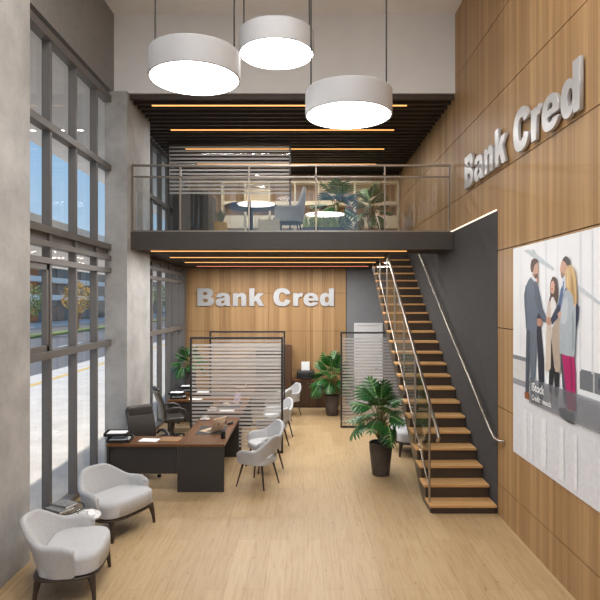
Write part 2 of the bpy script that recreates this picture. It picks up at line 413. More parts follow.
# ------------------------------------------------------------------ left windows
TZ = [(0, 0.08), (2.15, 2.25), (3.40, 3.48), (3.62, 3.70), (3.80, 3.90), (5.17, 5.27), (6.36, 6.48)]
def window(n, y0, y1, muls, label, casement=None):
    o = thing(f'window_{n}', label, None, (XL, (y0 + y1) / 2, 0)); o['kind'] = 'structure'
    c = (y0 + y1) / 2
    for y in muls: MB().box(-0.115, 0.0, y - c - 0.03, y - c + 0.03, 0, 6.5).build('mullion', M['frame'], o, 0.004)
    for a, b in TZ: MB().box(-0.115, 0.022, y0 - c, y1 - c, a, b).build('transom', M['frame'], o, 0.004)
    MB().box(-0.10, -0.04, y0 - c, y1 - c, 3.70, 3.80).build('spandrel_panel', M['frame'], o)
    for z0, z1 in zip([t[1] for t in TZ], [t[0] for t in TZ[1:]]):
        if z0 == 3.70: continue
        MB().box(-0.098, -0.09, y0 - c, y1 - c, z0, z1).build('glass', M['window_glass'], o)
    if casement:
        a, b = casement; m = MB(); a -= c; b -= c
        for bb in ((a, a + 0.07, 2.25, 3.4), (b - 0.07, b, 2.25, 3.4), (a, b, 2.25, 2.33), (a, b, 3.32, 3.4)): m.box(-0.085, -0.015, *bb)
        m.build('casement_frame', M['frame'], o, 0.004)
    return o
window(1, 6.33, 9.8, [6.67, 7.51, 8.35, 9.19], 'tall grey framed window nearest the camera', (6.70, 7.48))
window(2, 11.26, 15.6, [11.75, 12.55, 13.35, 14.15, 14.95, 15.57], 'tall grey framed window under and above the mezzanine')
window(3, 1.3, 4.87, [1.34, 2.2, 3.05, 3.9, 4.83], 'tall grey framed window beside the camera')

# outside: canopies, street, trees, houses
struct('canopy', MB().box(-6.05, -3.52, -4, 40, 3.72, 3.86).box(-6.05, -5.93, -4, 40, 3.86, 4.85), M['far_white'], 'street canopy outside the windows')
struct('canopy_roof', MB().box(-6.2, -3.52, -4, 40, 6.55, 6.75), M['far_white'], 'upper canopy outside the windows')
struct('sidewalk', MB().box(-10.74, -3.6, -30, 220, -0.2, -0.02), M['pavement'])
struct('curb_line', MB().box(-9.66, -9.42, -30, 220, -0.02, -0.012), M['yellow_line'])
struct('road', MB().box(-60, -10.74, -30, 260, -0.4, -0.12), M['asphalt'])
struct('verge', MB().box(-24.2, -22.4, -30, 220, -0.12, 0.06), M['grass'])
struct('far_sidewalk', MB().box(-60, -29.5, -30, 220, -0.12, 0.12), M['pavement'])
for k in range(9):
    struct('lane_line', MB().box(-16.6, -16.45, 20 + k * 9, 24 + k * 9, -0.12, -0.112), M['far_white'])
def house(y0, y1, label, cl):
    t = thing('apartment_building', label, 'building', (-36, (y0 + y1) / 2, 0.12)); h = (y1 - y0) / 2
    MB().box(-8, 0, -h, h, 0, 12.5).build('facade', M['far_grey'], t)
    for z in (3.2, 5.6, 8.2, 10.8):
        MB().box(0, 1.6, -h, h, z - 0.15, z + 0.55).build('balcony', M['far_white'], t)
    k = -h + 2
    i = 0
    while k < h - 4:
        for z in (0.2, 3.75, 6.2, 8.8):
            MB().box(0.0, 0.1, k, k + 3.2, z, z + 1.7).build('window', M['far_dark'] if (i + int(z)) % 3 else cl, t)
        k += 4.4; i += 1
house(58, 98, 'pale balconied apartment block across the street, left in the near window', M['far_orange'])
house(102, 165, 'pale balconied apartment block across the street, seen in the far window', M['far_white'])
def make_tree(name, loc, s, leafm, label, seed):
    rd = random.Random(seed)
    t = thing(name, label, 'tree', loc, 0, 'street trees outside the windows')
    MB().tube([(0, 0, 0), (0.05, 0, 0.9 * s), (0, 0.05, 1.7 * s)], [0.1 * s, 0.07 * s, 0.04 * s], 8).build('trunk', M['bark'], t, smooth=60)
    m = MB()
    for _ in range(700):
        a, b, r = rd.uniform(0, 2 * PI), rd.uniform(-1, 1), rd.uniform(0.35, 1.0) ** 0.5
        q = math.sqrt(1 - b * b); p = Vector((q * math.cos(a) * 1.2 * s * r, q * math.sin(a) * 1.2 * s * r, 2.5 * s + b * 1.25 * s * r))
        d = Vector((rd.uniform(-1, 1), rd.uniform(-1, 1), rd.uniform(-1, 1))).normalized(); e = d.orthogonal().normalized(); k = rd.uniform(0.07, 0.14) * s
        m.add([p - d * k, p + e * k * 0.5, p + d * k, p - e * k * 0.5], [(0, 1, 2, 3)])
    m.build('foliage', leafm, t)
for i, (y, x, s, g_, lb) in enumerate((
        (58, -23.2, 1.35, 1, 'golden leaved street tree on the grass verge outside the near window'),
        (70, -23.2, 1.3, 0, 'olive green street tree behind the golden one outside the near window'),
        (47.5, -23.2, 1.2, 0, 'olive green street tree at the left edge of the near window'),
        (92, -23.2, 1.5, 0, 'olive green street tree seen through the far window, first pane'),
        (108, -23.2, 1.6, 0, 'olive green street tree seen through the far window, middle pane'))):
    make_tree('street_tree', (x, y, 0.06), s, M['gold_leaf'] if g_ else M['tree_leaf'], lb, i + 3)

# ------------------------------------------------------------------ lettering
def bez(path, n=8):
    out = []; p = None
    for s in path:
        if len(s) == 2: out.append(s); p = s
        else:
            a, b, c = s[0:2], s[2:4], s[4:6]
            for k in range(1, n + 1):
                t = k / n; u = 1 - t
                out.append(tuple(u ** 3 * p[i] + 3 * u * u * t * a[i] + 3 * u * t * t * b[i] + t ** 3 * c[i] for i in (0, 1)))
            p = c
    return out
def ell(cx, cy, rx, ry, n=24): return [(cx + rx * math.cos(2 * PI * k / n), cy + ry * math.sin(2 * PI * k / n)) for k in range(n)]
GLY = {
 'B': (778, [[(73, 0), (73, 716), (470, 716), (610, 716, 695, 655, 695, 545), (695, 460, 650, 405, 580, 380), (685, 355, 735, 290, 735, 205), (735, 75, 640, 0, 462, 0)],
             [(290, 438), (290, 570), (400, 570), (500, 570, 500, 438, 400, 438)], [(290, 146), (290, 292), (410, 292), (530, 292, 530, 146, 410, 146)]]),
 'a': (667, [[(58, 360), (75, 480, 160, 531, 330, 531), (520, 531, 602, 470, 602, 330), (602, 130), (602, 70, 612, 30, 630, 0), (442, 0), (430, 22, 424, 42, 420, 66), (370, 12, 310, -12, 230, -12), (100, -12, 32, 55, 32, 150), (32, 245, 90, 290, 235, 312), (340, 328, 385, 338, 405, 350), (405, 390, 385, 408, 325, 408), (280, 408, 256, 392, 248, 344)],
             [(404, 242), (350, 215, 236, 220, 236, 152), (236, 118, 260, 100, 300, 100), (362, 100, 404, 140, 404, 205)]]),
 'n': (667, [[(66, 0), (66, 519), (250, 519), (250, 434), (300, 500, 350, 531, 425, 531), (540, 531, 604, 460, 604, 330), (604, 0), (406, 0), (406, 280), (406, 350, 385, 378, 340, 378), (290, 378, 263, 345, 263, 255), (263, 0)]]),
 'k': (667, [[(66, 0), (66, 716), (263, 716), (263, 350), (412, 519), (650, 519), (470, 348), (662, 0), (440, 0), (336, 218), (263, 148), (263, 0)]]),
 'C': (778, [[(530, 278), (724, 219), (690, 70, 590, -12, 400, -12), (170, -12, 45, 120, 45, 358), (45, 600, 175, 728, 400, 728), (580, 728, 680, 650, 722, 500), (525, 457), (510, 520, 470, 560, 410, 560), (310, 560, 268, 490, 268, 359), (268, 215, 310, 155, 405, 155), (475, 155, 512, 195, 530, 278)]]),
 'r': (444, [[(66, 0), (66, 519), (250, 519), (250, 434), (285, 505, 320, 531, 375, 531), (405, 531, 435, 522, 465, 506), (404, 366), (385, 375, 370, 379, 352, 379), (290, 379, 263, 320, 263, 180), (263, 0)]]),
 'e': (667, [[(632, 215), (237, 215), (243, 140, 280, 110, 340, 110), (380, 110, 410, 125, 432, 155), (626, 137), (580, 40, 490, -12, 340, -12), (140, -12, 38, 90, 38, 257), (38, 420, 150, 531, 335, 531), (530, 531, 632, 430, 632, 240)],
             [(237, 306), (433, 306), (428, 375, 395, 408, 336, 408), (280, 408, 245, 375, 237, 306)]]),
 'd': (667, [[(604, 716), (406, 716), (406, 462), (355, 510, 310, 531, 250, 531), (110, 531, 35, 420, 35, 255), (35, 90, 120, -12, 250, -12), (320, -12, 375, 15, 420, 75), (420, 0), (604, 0)], 'E']),
}
def glyph(ch, scale, depth, name, m, parent, mtx, loc_x):
    cu = bpy.data.curves.new('outline', 'CURVE'); cu.dimensions = '2D'; cu.fill_mode = 'BOTH'; cu.extrude = depth / 2; cu.bevel_depth = 0.0025; cu.bevel_resolution = 1
    for path in GLY[ch][1]:
        pts = ell(320, 258, 86, 128) if path == 'E' else bez(path)
        if len(pts) > 1 and math.dist(pts[0], pts[-1]) < 1: pts = pts[:-1]
        sp = cu.splines.new('POLY'); sp.points.add(len(pts) - 1); sp.use_cyclic_u = True
        for i, (x, y) in enumerate(pts): sp.points[i].co = (x * scale + loc_x, y * scale, 0, 1)
    return curve_to_mesh(cu, name, m, parent, mtx)
def curve_to_mesh(cu, name, m, parent, mtx, smooth=False):
    tmp = bpy.data.objects.new('tmp', cu); C.objects.link(tmp)
    dg = bpy.context.evaluated_depsgraph_get(); me = bpy.data.meshes.new_from_object(tmp.evaluated_get(dg))
    bpy.data.objects.remove(tmp); me.transform(mtx); me.materials.clear(); me.materials.append(m); me.name = name
    o = bpy.data.objects.new(name, me); C.objects.link(o); o.parent = parent
    return o
def sign(label, width, cap, depth, mtx, loc):
    t = thing('bank_sign', label, 'sign', loc)
    sy = cap / 716; total = sum(GLY[c][0] if c != ' ' else 333 for c in 'Bank Cred') - 73 - 63
    sx = width / total
    S = Matrix.Diagonal((sx / sy, 1, 1, 1)); x = -73 * sy
    for c in 'Bank Cred':
        if c == ' ': x += 333 * sy; continue
        glyph(c, sy, depth, 'letter', M['letter'], t, mtx @ S, x); x += GLY[c][0] * sy
    return t
# back wall: letters read along +x, face -y ; right wall: read along -y, face -x
sign('metal lettering reading Bank Cred on the oak wall under the mezzanine', 3.83, 0.49, 0.04, Matrix(((1, 0, 0, 0), (0, 0, -1, 0), (0, 1, 0, 0), (0, 0, 0, 1))), (-2.99, YB - 0.026, 2.79))
sign('large metal lettering reading Bank Cred high on the right oak wall', 3.80, 0.50, 0.035, Matrix(((0, 0, -1, 0), (-1, 0, 0, 0), (0, 1, 0, 0), (0, 0, 0, 1))), (XR - 0.04, 9.11, 4.715))

# ------------------------------------------------------------------ pendant lamps
def make_pendant(label):
    t = thing('pendant_lamp', label, 'lamp', (0, 0, 0), 0, 'white drum pendant lamps')
    r, h = 0.495, 0.275
    MB().lathe([(r - 0.02, 0.012), (r - 0.018, 0.0), (r - 0.004, 0.0), (r, 0.006), (r, h - 0.006), (r - 0.006, h), (0.02, h + 0.001)], 64).build('drum_shade', M['lamp_white'], t, smooth=30)
    MB().lathe([(r - 0.02, 0.004), (0.3, 0.003), (0.01, 0.003), (0.01, 0.008), (r - 0.02, 0.009)], 64).build('diffuser', M['lamp_glow'], t)
    return t
def cables(t, top):
    for x in (-0.43, 0.43):
        MB().tube([(x, 0, 0.274), (x, 0, top - 0.02)], 0.0085, 8).build('cable', M['cable'], t, smooth=60)
        MB().lathe([(0.05, top - 0.025), (0.05, top), (0.01, top)], 20, c=(x, 0, 0)).build('ceiling_rose', M['cable'], t, smooth=40)
for (x, y, z), lb in (((-1.19, 6.15, 5.32), 'white drum pendant lamp on the left, above the window side'),
                      ((-0.36, 7.43, 6.15), 'white drum pendant lamp hanging highest, in the middle'),
                      ((0.51, 6.45, 5.02), 'white drum pendant lamp hanging lowest, on the right')):
    t = make_pendant(lb); t.location = (x, y, z); cables(t, ZC - z)

# ------------------------------------------------------------------ mezzanine railing
t = thing('glass_railing', 'steel and glass railing along the mezzanine edge', 'railing', (0, YM + 0.02, ZM))
px = [131, 180, 249, 316, 385, 449.5]
xs = [(p - 304) / 56.2 for p in px]; xs[0] = XC + 0.025; xs[-1] = XR - 0.06
for x in xs: MB().box(x - 0.014, x + 0.014, -0.02, 0.02, 0, 1.17).build('post', M['steel'], t, 0.003)
for a, b in zip(xs, xs[1:]):
    MB().box(a + 0.03, b - 0.03, -0.005, 0.005, 0.03, 0.97).build('glass_panel', M['rail_glass'], t)
MB().box(xs[0] - 0.02, xs[-1] + 0.02, -0.025, 0.025, 1.17, 1.205).build('top_rail', M['steel'], t, 0.004)
MB().box(xs[0], xs[-1], -0.02, 0.02, 0.97, 1.0).build('middle_rail', M['steel'], t, 0.003)
MB().box(xs[0], xs[-1], -0.02, 0.02, 0.0, 0.03).build('bottom_rail', M['steel'], t, 0.003)

# ------------------------------------------------------------------ staircase
SX0, SX1, SY, RUN, RISE, Z1 = 1.724, XR - 0.012, 7.73, 0.302, 0.183, 0.12
t = thing('staircase', 'straight staircase with oak treads and dark risers along the charcoal wall', 'staircase', (SX0, SY, 0))
W = SX1 - SX0
for k in range(22):
    y, z = k * RUN, Z1 + k * RISE
    MB().box(-0.02 if k else 0.0, W, y - 0.012, y + RUN + 0.012, z - 0.035, z).build('tread', M['tread_wood'], t, 0.004)
    MB().box(0.03, W, y + 0.012, y + 0.032, 0 if k == 0 else z - RISE + 0.0, z - 0.035).build('riser', M['riser'], t)
n = 22; prof = [(0.032, 0)]
for k in range(n):
    y, z = k * RUN, Z1 + k * RISE - 0.035
    prof += [(y + 0.032, z), (y + RUN + 0.032, z)]
prof += [(n * RUN + 0.02, Z1 + n * RISE - 0.42), (0.55, 0.0)]
MB().prism(prof, 0.012, 0.05, 'X').build('stringer', M['riser'], t)
# soffit slab behind the risers
MB().prism([(0.56, 0.0), (n * RUN + 0.01, Z1 + n * RISE - 0.40), (n * RUN + 0.01, Z1 + n * RISE - 0.36), (0.56, 0.04)], 0.05, W, 'X').build('soffit', M['riser'], t)
# left balustrade (belongs to the stair)
sl = RISE / RUN
def sz(y): return Z1 + sl * y       # line through tread nosings, local
py_ = [0.12, 1.12, 2.12, 3.12, 4.12, 5.2, 6.3]
hh = [1.33] * 7
for y in py_[:-1]: 
    MB().tube([(0.02, y, sz(y) - (0.07 if y < 0.2 else 0.12)), (0.02, y, sz(y) + 1.29)], 0.016, 12).build('post', M['steel'], t, smooth=60)
for a, b in zip(py_, py_[1:]):
    a2, b2 = a + 0.04, b - 0.04
    v = [(a2, sz(a2) + 0.16), (b2, sz(b2) + 0.16), (b2, sz(b2) + 1.24), (a2, sz(a2) + 1.24)]
    MB().prism(v, 0.015, 0.025, 'X').build('glass_panel', M['stair_glass'], t)
def rail(y0, y1, off, r, x, nm): MB().tube([(x, y0, sz(y0) + off), (x, y1, sz(y1) + off)], r, 12).build(nm, M['steel'], t, smooth=60)
rail(0.1, 6.3, 1.29, 0.013, 0.02, 'top_rail')
rail(0.12, 6.3, 0.12, 0.012, 0.02, 'bottom_rail')
y0 = -0.12
MB().tube([(0.09, y0 + 0.05, sz(y0) + 0.97), (0.09, y0 - 0.02, sz(y0) + 1.03), (0.09, y0 + 0.08, sz(y0 + 0.1) + 1.05), (0.09, 4.9, sz(4.9) + 1.05)], 0.024, 12).build('handrail', M['steel'], t, smooth=60)
for y in (0.3, 1.3, 2.3, 3.3, 4.3):
    MB().tube([(0.09, y, sz(y) + 1.04), (0.05, y, sz(y) + 1.0), (0.02, y, sz(y) + 1.0)], 0.008, 8).build('bracket', M['steel'], t, smooth=60)
# wall handrail: a thing of its own
t = thing('wall_handrail', 'slim steel handrail fixed to the charcoal wall above the stairs', 'handrail', (XR, SY, 0))
MB().tube([(-0.01, -0.30, 1.06), (-0.06, -0.22, 1.05), (-0.075, -0.1, 1.06), (-0.075, 0.06, 1.13), (-0.075, 5.3, 1.13 + 0.585 * 5.24)], 0.019, 12).build('rail', M['steel'], t, smooth=60)
for y in (0.5, 1.5, 2.5, 3.5, 4.5):
    z = 1.13 + 0.585 * (y - 0.06)
    MB().tube([(-0.075, y, z - 0.015), (-0.06, y, z - 0.06), (-0.002, y, z - 0.06)], 0.007, 8).build('bracket', M['steel'], t, smooth=60)

# ------------------------------------------------------------------ partitions
def partition(x0, x1, y, z1, label, zb=0.0, pitch=0.0715, top_gap=0.10, frac=0.58, zlow=0.05):
    t = thing('glass_partition', label, 'partition', ((x0 + x1) / 2, y, zb), 0, 'striped glass partitions')
    w = (x1 - x0) / 2; h = z1 - zb; f = 0.04
    m = MB(); m.box(-w, -w + f, -0.025, 0.025, 0, h); m.box(w - f, w, -0.025, 0.025, 0, h); m.box(-w + f, w - f, -0.025, 0.025, h - f, h); m.box(-w + f, w - f, -0.025, 0.025, 0, f)
    m.build('frame', M['black_frame'], t, 0.003)
    MB().box(-w + f, w - f, -0.006, 0.006, f, h - f).build('glass_pane', M['partition_glass'], t)
    m = MB(); z = h - f - top_gap
    while z > f + zlow:
        m.box(-w + f, w - f, -0.009, -0.0065, z - pitch * frac, z); z -= pitch
    m.build('frosted_stripes', M['frost'], t)
    return t
partition(-2.19, -0.40, 10.85, 2.23, 'striped glass partition screen behind the front desk')
partition(-2.22, -0.44, 13.28, 2.22, 'striped glass partition screen behind the middle desk')
partition(0.84, 2.62, 13.05, 2.21, 'striped glass partition screen in front of the white door')
partition(-3.04, -0.29, 12.6, ZU - 0.1, 'tall striped glass partition screen up on the mezzanine', ZM, 0.085, 0.05, 0.5, 1.1)

# door
d = thing('door_1', 'white door in the grey wall behind the stairs', None, (1.81, YB, 0)); d['kind'] = 'structure'
m = MB(); m.box(-0.40, -0.33, -0.05, 0, 0, 2.31); m.box(0.33, 0.40, -0.05, 0, 0, 2.31); m.box(-0.33, 0.33, -0.05, 0, 2.24, 2.31)
m.build('door_frame', M['door_white'], d, 0.004)
MB().box(-0.33, 0.33, -0.03, 0, 0.005, 2.24).build('door_leaf', M['door_white'], d, 0.004)
MB().tube([(0.27, -0.03, 1.03), (0.27, -0.07, 1.03), (0.17, -0.07, 1.03)], 0.01, 8).build('door_handle', M['steel'], d, smooth=60)

# ------------------------------------------------------------------ upholstered shells
def smooth01(x): x = max(0, min(1, x)); return x * x * (3 - 2 * x)
def tub(mb, w, c, a, hfun, bfun, th, flare, nseg=44, mi=0, sq=2.4):
    """U shaped shell facing +x: half width w, back at -c, arm fronts at +a"""
    path = []
    for k in range(nseg + 1):
        th_ = -PI / 2 + PI * k / nseg
        cx, sy = math.cos(th_), math.sin(th_)
        path.append((-c * abs(cx) ** (2 / sq), w * math.copysign(abs(sy) ** (2 / sq), sy)))
    ns = 9
    arm = [(a * (1 - k / ns), -w) for k in range(ns)]
    full = arm + path + [(x, -y) for x, y in reversed(arm)]
    L = [0]
    for p, q in zip(full, full[1:]): L.append(L[-1] + math.dist(p, q))
    rings = []
    N = len(full)
    for i, (x, y) in enumerate(full):
        p0, p1 = full[max(i - 1, 0)], full[min(i + 1, N - 1)]
        tx, ty = p1[0] - p0[0], p1[1] - p0[1]; l = math.hypot(tx, ty) or 1; nx, ny = -(-ty) / l, -tx / l
        # outward: pointing away from the seat
        if nx * (x - 0.0) + ny * y < 0: nx, ny = -nx, -ny
        s = abs(2 * L[i] / L[-1] - 1)           # 0 at the back, 1 at arm fronts
        h, b = hfun(s), bfun(s); t_ = th * (1 - 0.12 * smooth01((s - 0.9) / 0.1)); r = t_ / 2
        if i in (0, N - 1): h -= 0.025; b += 0.012; t_ *= 0.6; nx0 = 0
        fl = flare(s) if callable(flare) else flare * (0.55 + 0.45 * (1 - s))
        pr = [(0, b), (fl * 0.35, b + (h - b) * 0.4), (fl * 0.8, b + (h - b) * 0.75), (fl, h - r)]
        for q in range(1, 6):
            an = PI * q / 6; pr.append((fl - r + r * math.cos(an), h - r + r * math.sin(an)))
        pr += [(fl - t_, h - r), (fl * 0.8 - t_, b + (h - b) * 0.75), (fl * 0.35 - t_, b + (h - b) * 0.4), (-t_, b)]
        dx = (-0.0 if i not in (0, N - 1) else 0.02)
        rings.append([(x + nx * d_ + dx, y + ny * d_, z_) for d_, z_ in pr])
    mb.loft(rings, mi)
    return mb
def dplan(w, xb, xf, bulge, n=48, pw=3.2):
    out = []
    for k in range(n):
        a = 2 * PI * k / n; c, s = math.cos(a), math.sin(a)
        e = 2 / pw; x = abs(c) ** e * math.copysign(1, c); y = abs(s) ** e * math.copysign(1, s)
        X = (xb + xf) / 2 + x * (xf - xb) / 2; Y = y * w
        if X > 0: X += bulge * (1 - (Y / w) ** 2) * (X / xf if xf else 1)
        out.append((X, Y))
    return out
def slab(mb, plan, z0, z1, r, mi=0, tilt=0.0):
    cx = sum(p[0] for p in plan) / len(plan); rings = []
    mx = max(max(abs(p[0] - cx), abs(p[1])) for p in plan)
    steps = [(z0, r * 0.5)] + [(z0 + r * 0.25, 0.0)]
    steps += [(z1 - r, 0.0)] + [(z1 - r + r * math.sin(a), r * (1 - math.cos(a))) for a in (0.4, 0.8, 1.2, PI / 2)] + [(z1 + r * 0.08, mx * 0.35), (z1 + r * 0.12, mx * 0.8)]
    for z, ins in steps:
        k = 1 - ins / mx; rings.append([(cx + (x - cx) * k, y * k, z + tilt * x) for x, y in plan])
    return mb.loft(rings, mi)

def armchair(label, loc, rz):
    t = thing('tub_armchair', label, 'armchair', loc, rz, 'light grey tub armchairs')
    def hf(s): return 0.575 + 0.165 * (1 - smooth01((s - 0.18) / 0.45)) - 0.03 * smooth01((s - 0.85) / 0.15)
    tub(MB(), 0.425, 0.31, 0.09, hf, lambda s: 0.262, 0.075, lambda s: 0.035 + 0.165 * (1 - smooth01(s / 0.75))).build('backrest', M['fabric_warm'], t, smooth=60)
    slab(MB(), dplan(0.405, -0.27, 0.30, 0.035, pw=4.4), 0.262, 0.455, 0.055, tilt=0.03).build('seat', M['fabric'], t, smooth=60)
    slab(MB(), dplan(0.428, -0.318, 0.295, 0.03, pw=4.0), 0.235, 0.262, 0.012).build('base_frame', M['dark_wood'], t, smooth=50)
    for x, y in ((0.26, 0.345), (0.26, -0.345), (-0.255, 0.32), (-0.255, -0.32)):
        MB().tube([(x * 0.94, y * 0.95, 0.245), (x * 1.0, y * 1.0, 0.19), (x * 1.06, y * 1.04, 0.09), (x * 1.09, y * 1.06, 0.0)], [0.045, 0.033, 0.022, 0.018], 12).build('leg', M['dark_wood'], t, smooth=60)
    return t
arm0 = armchair('light grey tub armchair nearest the camera, beside the first concrete column', (-2.36, 5.79, 0), R(8))
copy_thing(arm0, (-2.39, 7.24, 0), R(-27), 'light grey tub armchair between the round side tables and the front desk')
copy_thing(arm0, (2.04, 10.95, 0), R(185), 'light grey tub armchair tucked under the staircase behind the potted plant')

def visitor_chair(label, loc, rz):
    t = thing('visitor_chair', label, 'chair', loc, rz, 'grey visitor chairs at the desks')
    def hf(s): return 0.605 + 0.205 * (1 - smooth01((s - 0.08) / 0.50)) - 0.03 * smooth01((s - 0.85) / 0.15)
    def bf(s): return 0.385 + 0.13 * (1 - smooth01((s - 0.12) / 0.38))
    tub(MB(), 0.285, 0.265, 0.19, hf, bf, 0.05, 0.055).build('backrest', M['fabric_warm'], t, smooth=60)
    slab(MB(), dplan(0.275, -0.245, 0.26, 0.02), 0.365, 0.475, 0.045).build('seat', M['fabric'], t, smooth=60)
    for x, y in ((0.17, 0.18), (0.17, -0.18), (-0.16, 0.16), (-0.16, -0.16)):
        MB().tube([(x, y, 0.375), (x * 1.5, y * 1.42, 0.0)], [0.019, 0.011], 10).build('leg', M['dark_wood'], t, smooth=60)
    return t
vc = visitor_chair('grey visitor chair nearest the camera at the front desk', (-0.72, 8.98, 0), R(152))
for (x, y, a), lb in (((-0.68, 9.88, 210), 'second grey visitor chair at the front desk, just before the first glass partition'),
                      ((-0.62, 11.3, 152), 'nearer grey visitor chair at the middle desk, half behind the first partition edge'),
                      ((-0.56, 12.2, 210), 'farther grey visitor chair at the middle desk, before the second partition'),
                      ((-0.62, 13.72, 155), 'grey visitor chair of the rear desk just behind the second partition'),
                      ((-0.40, 14.50, 212), 'grey visitor chair standing nearest the printer cabinet')):
    copy_thing(vc, (x, y, 0), R(a), lb)

def office_chair(label, loc, rz):
    t = thing('executive_chair', label, 'office chair', loc, rz, 'black leather executive chairs')
    MB().rbox((0.02, 0, 0.475), (0.52, 0.52, 0.12), 0.05, 5, lambda x, y, z: (x, y, z - 0.05 * max(0, (x - 0.1)) ** 1.0 + 0.02 * (y / 0.26) ** 2)).build('seat', M['leather'], t, smooth=60)
    def lean(x, y, z): return (x - 0.17 * ((z + 0.34) / 0.68) + 0.05 * math.sin((z + 0.34) / 0.68 * PI) - 0.04 * (1 - (y / 0.26) ** 2), y * (1.0 + 0.03 * z), z)
    MB().rbox((-0.20, 0, 0.83), (0.085, 0.50, 0.66), 0.04, 7, lean).build('backrest', M['leather'], t, smooth=60)
    MB().rbox((-0.235, 0, 0.84), (0.05, 0.49, 0.68), 0.024, 7, lean).build('back_shell', M['leather_back'], t, smooth=60)
    MB().rbox((-0.355, 0, 1.13), (0.105, 0.47, 0.20), 0.05, 5, lambda x, y, z: (x - 0.2 * z - 0.04 * (1 - (y / 0.26) ** 2) + 0.02, y, z)).build('headrest', M['leather'], t, smooth=60)
    for s in (-1, 1):
        y = 0.30 * s
        MB().tube([(-0.22, y * 0.92, 0.68), (-0.17, y, 0.745), (-0.04, y, 0.775), (0.09, y, 0.77), (0.20, y, 0.72), (0.245, y, 0.63), (0.225, y * 0.97, 0.53), (0.12, y * 0.88, 0.455)], [0.02, 0.028, 0.032, 0.032, 0.03, 0.026, 0.024, 0.022], 10).build('armrest', M['leather'], t, smooth=60)
    MB().lathe([(0.045, 0.06), (0.045, 0.13), (0.026, 0.14), (0.026, 0.40), (0.09, 0.415), (0.09, 0.425)], 16).build('gas_column', M['chrome_dark'], t, smooth=40)
    m = MB()
    for k in range(5):
        a = 2 * PI * k / 5 + 0.3; c, s = math.cos(a), math.sin(a)
        m.tube([(c * 0.02, s * 0.02, 0.11), (c * 0.16, s * 0.16, 0.10), (c * 0.30, s * 0.30, 0.075)], [0.028, 0.022, 0.014], 8)
    m.build('star_base', M['chrome_dark'], t, smooth=60)
    for k in range(5):
        a = 2 * PI * k / 5 + 0.3; c, s = math.cos(a), math.sin(a)
        MB().tube([(c * 0.30 - s * 0.02, s * 0.30 + c * 0.02, 0.03), (c * 0.30 + s * 0.02, s * 0.30 - c * 0.02, 0.03)], 0.03, 12).build('caster', M['black'], t, smooth=40)
    for ch in t.children: ch.scale = (0.93, 0.97, 0.91)
    return t
oc = office_chair('black leather executive chair behind the front desk', (-2.63, 9.50, 0), R(-50))
copy_thing(oc, (-2.78, 11.95, 0), R(24), 'black leather executive chair at the middle desk with its back to the window')

# ------------------------------------------------------------------ desks
def desk(label, y0, y1, ry0, ry1, loc_label):
    """main desk x -1.94..-1.22, return x -3.0..-1.94; mirrored by ry"""
    t = thing('executive_desk', label, 'desk', (-1.94, y0, 0), 0, 'walnut and graphite L-shaped desks')
    L = y1 - y0; w = 0.73; h = 0.735; tt = 0.04
    MB().box(0, w, 0, L, h - tt, h).build('desktop', M['walnut_y'], t, 0.003)
    MB().box(0.008, w - 0.01, 0.012, 0.05, 0, h - tt).build('end_panel', M['dark_laminate'], t, 0.002)
    MB().box(0.008, w - 0.01, L - 0.05, L - 0.012, 0, h - tt).build('end_panel', M['dark_laminate'], t, 0.002)
    MB().box(w - 0.30, w - 0.275, 0.05, L - 0.05, 0.30, h - tt).build('modesty_panel', M['walnut_y'], t, 0.002)
    a, b = ry0 - y0, ry1 - y0
    MB().box(-1.07, -0.002, a, b, h - tt, h).build('return_top', M['walnut_x'], t, 0.003)
    MB().box(-1.05, -0.006, a + 0.05, a + 0.075, 0.27, h - tt).build('modesty_panel', M['dark_laminate'], t, 0.002)
    MB().box(-1.07, -1.035, a + 0.01, b - 0.01, 0, h - tt).build('side_panel', M['dark_laminate'], t, 0.002)
    MB().lathe([(0.02, 0), (0.02, 0.015), (0.008, 0.02), (0.008, 0.27)], 10, c=(-0.5, a + 0.0625, 0)).build('foot', M['steel'], t)
    return t
ZD = 0.735
desk('walnut topped L-shaped desk nearest the camera, front of the three', 8.60, 10.62, 8.60, 9.13, '')
desk('walnut topped L-shaped desk in the middle, between the two glass partitions', 10.98, 13.05, 12.45, 13.02, '')
desk('walnut topped L-shaped desk at the rear, behind the second partition', 13.42, 15.3, 13.42, 13.95, '')

def trays(label, loc, rz):
    t = thing('paper_tray', label, 'letter tray', loc, rz, 'black two-tier letter trays')
    for z, dx in ((0.0, 0.0), (0.095, -0.04)):
        m = MB(); w, d = 0.18, 0.13
        m.box(-w + dx, w + dx, -d, d, z, z + 0.008); m.box(-w + dx, -w + 0.008 + dx, -d, d, z, z + 0.055); m.box(w - 0.008 + dx, w + dx, -d, d, z, z + 0.055); m.box(-w + dx, w + dx, d - 0.008, d, z, z + 0.055); m.box(-w + dx, w + dx, -d, -d + 0.008, z, z + 0.04)
        o = m.build('tray', M['black'], t, 0.002)
        MB().box(-0.14 + dx, 0.14 + dx, -0.105, 0.10, z + 0.008, z + 0.044).build('paper_stack', M['paper'], o)
    m = MB()
    for x in (-0.155, 0.135):
        for y in (-0.115, 0.115): m.box(x - 0.006, x + 0.006, y - 0.006, y + 0.006, 0.008, 0.097)
    m.build('riser_posts', M['black'], t)
    return t
tr = trays('black two-tier letter tray at the left end of the front desk', (-2.87, 8.82, ZD), R(4))
copy_thing(tr, (-2.82, 12.72, ZD), R(8), 'black two-tier letter tray at the left end of the middle desk')
copy_thing(tr, (-2.78, 13.68, ZD), R(3), 'black two-tier letter tray at the left end of the rear desk')

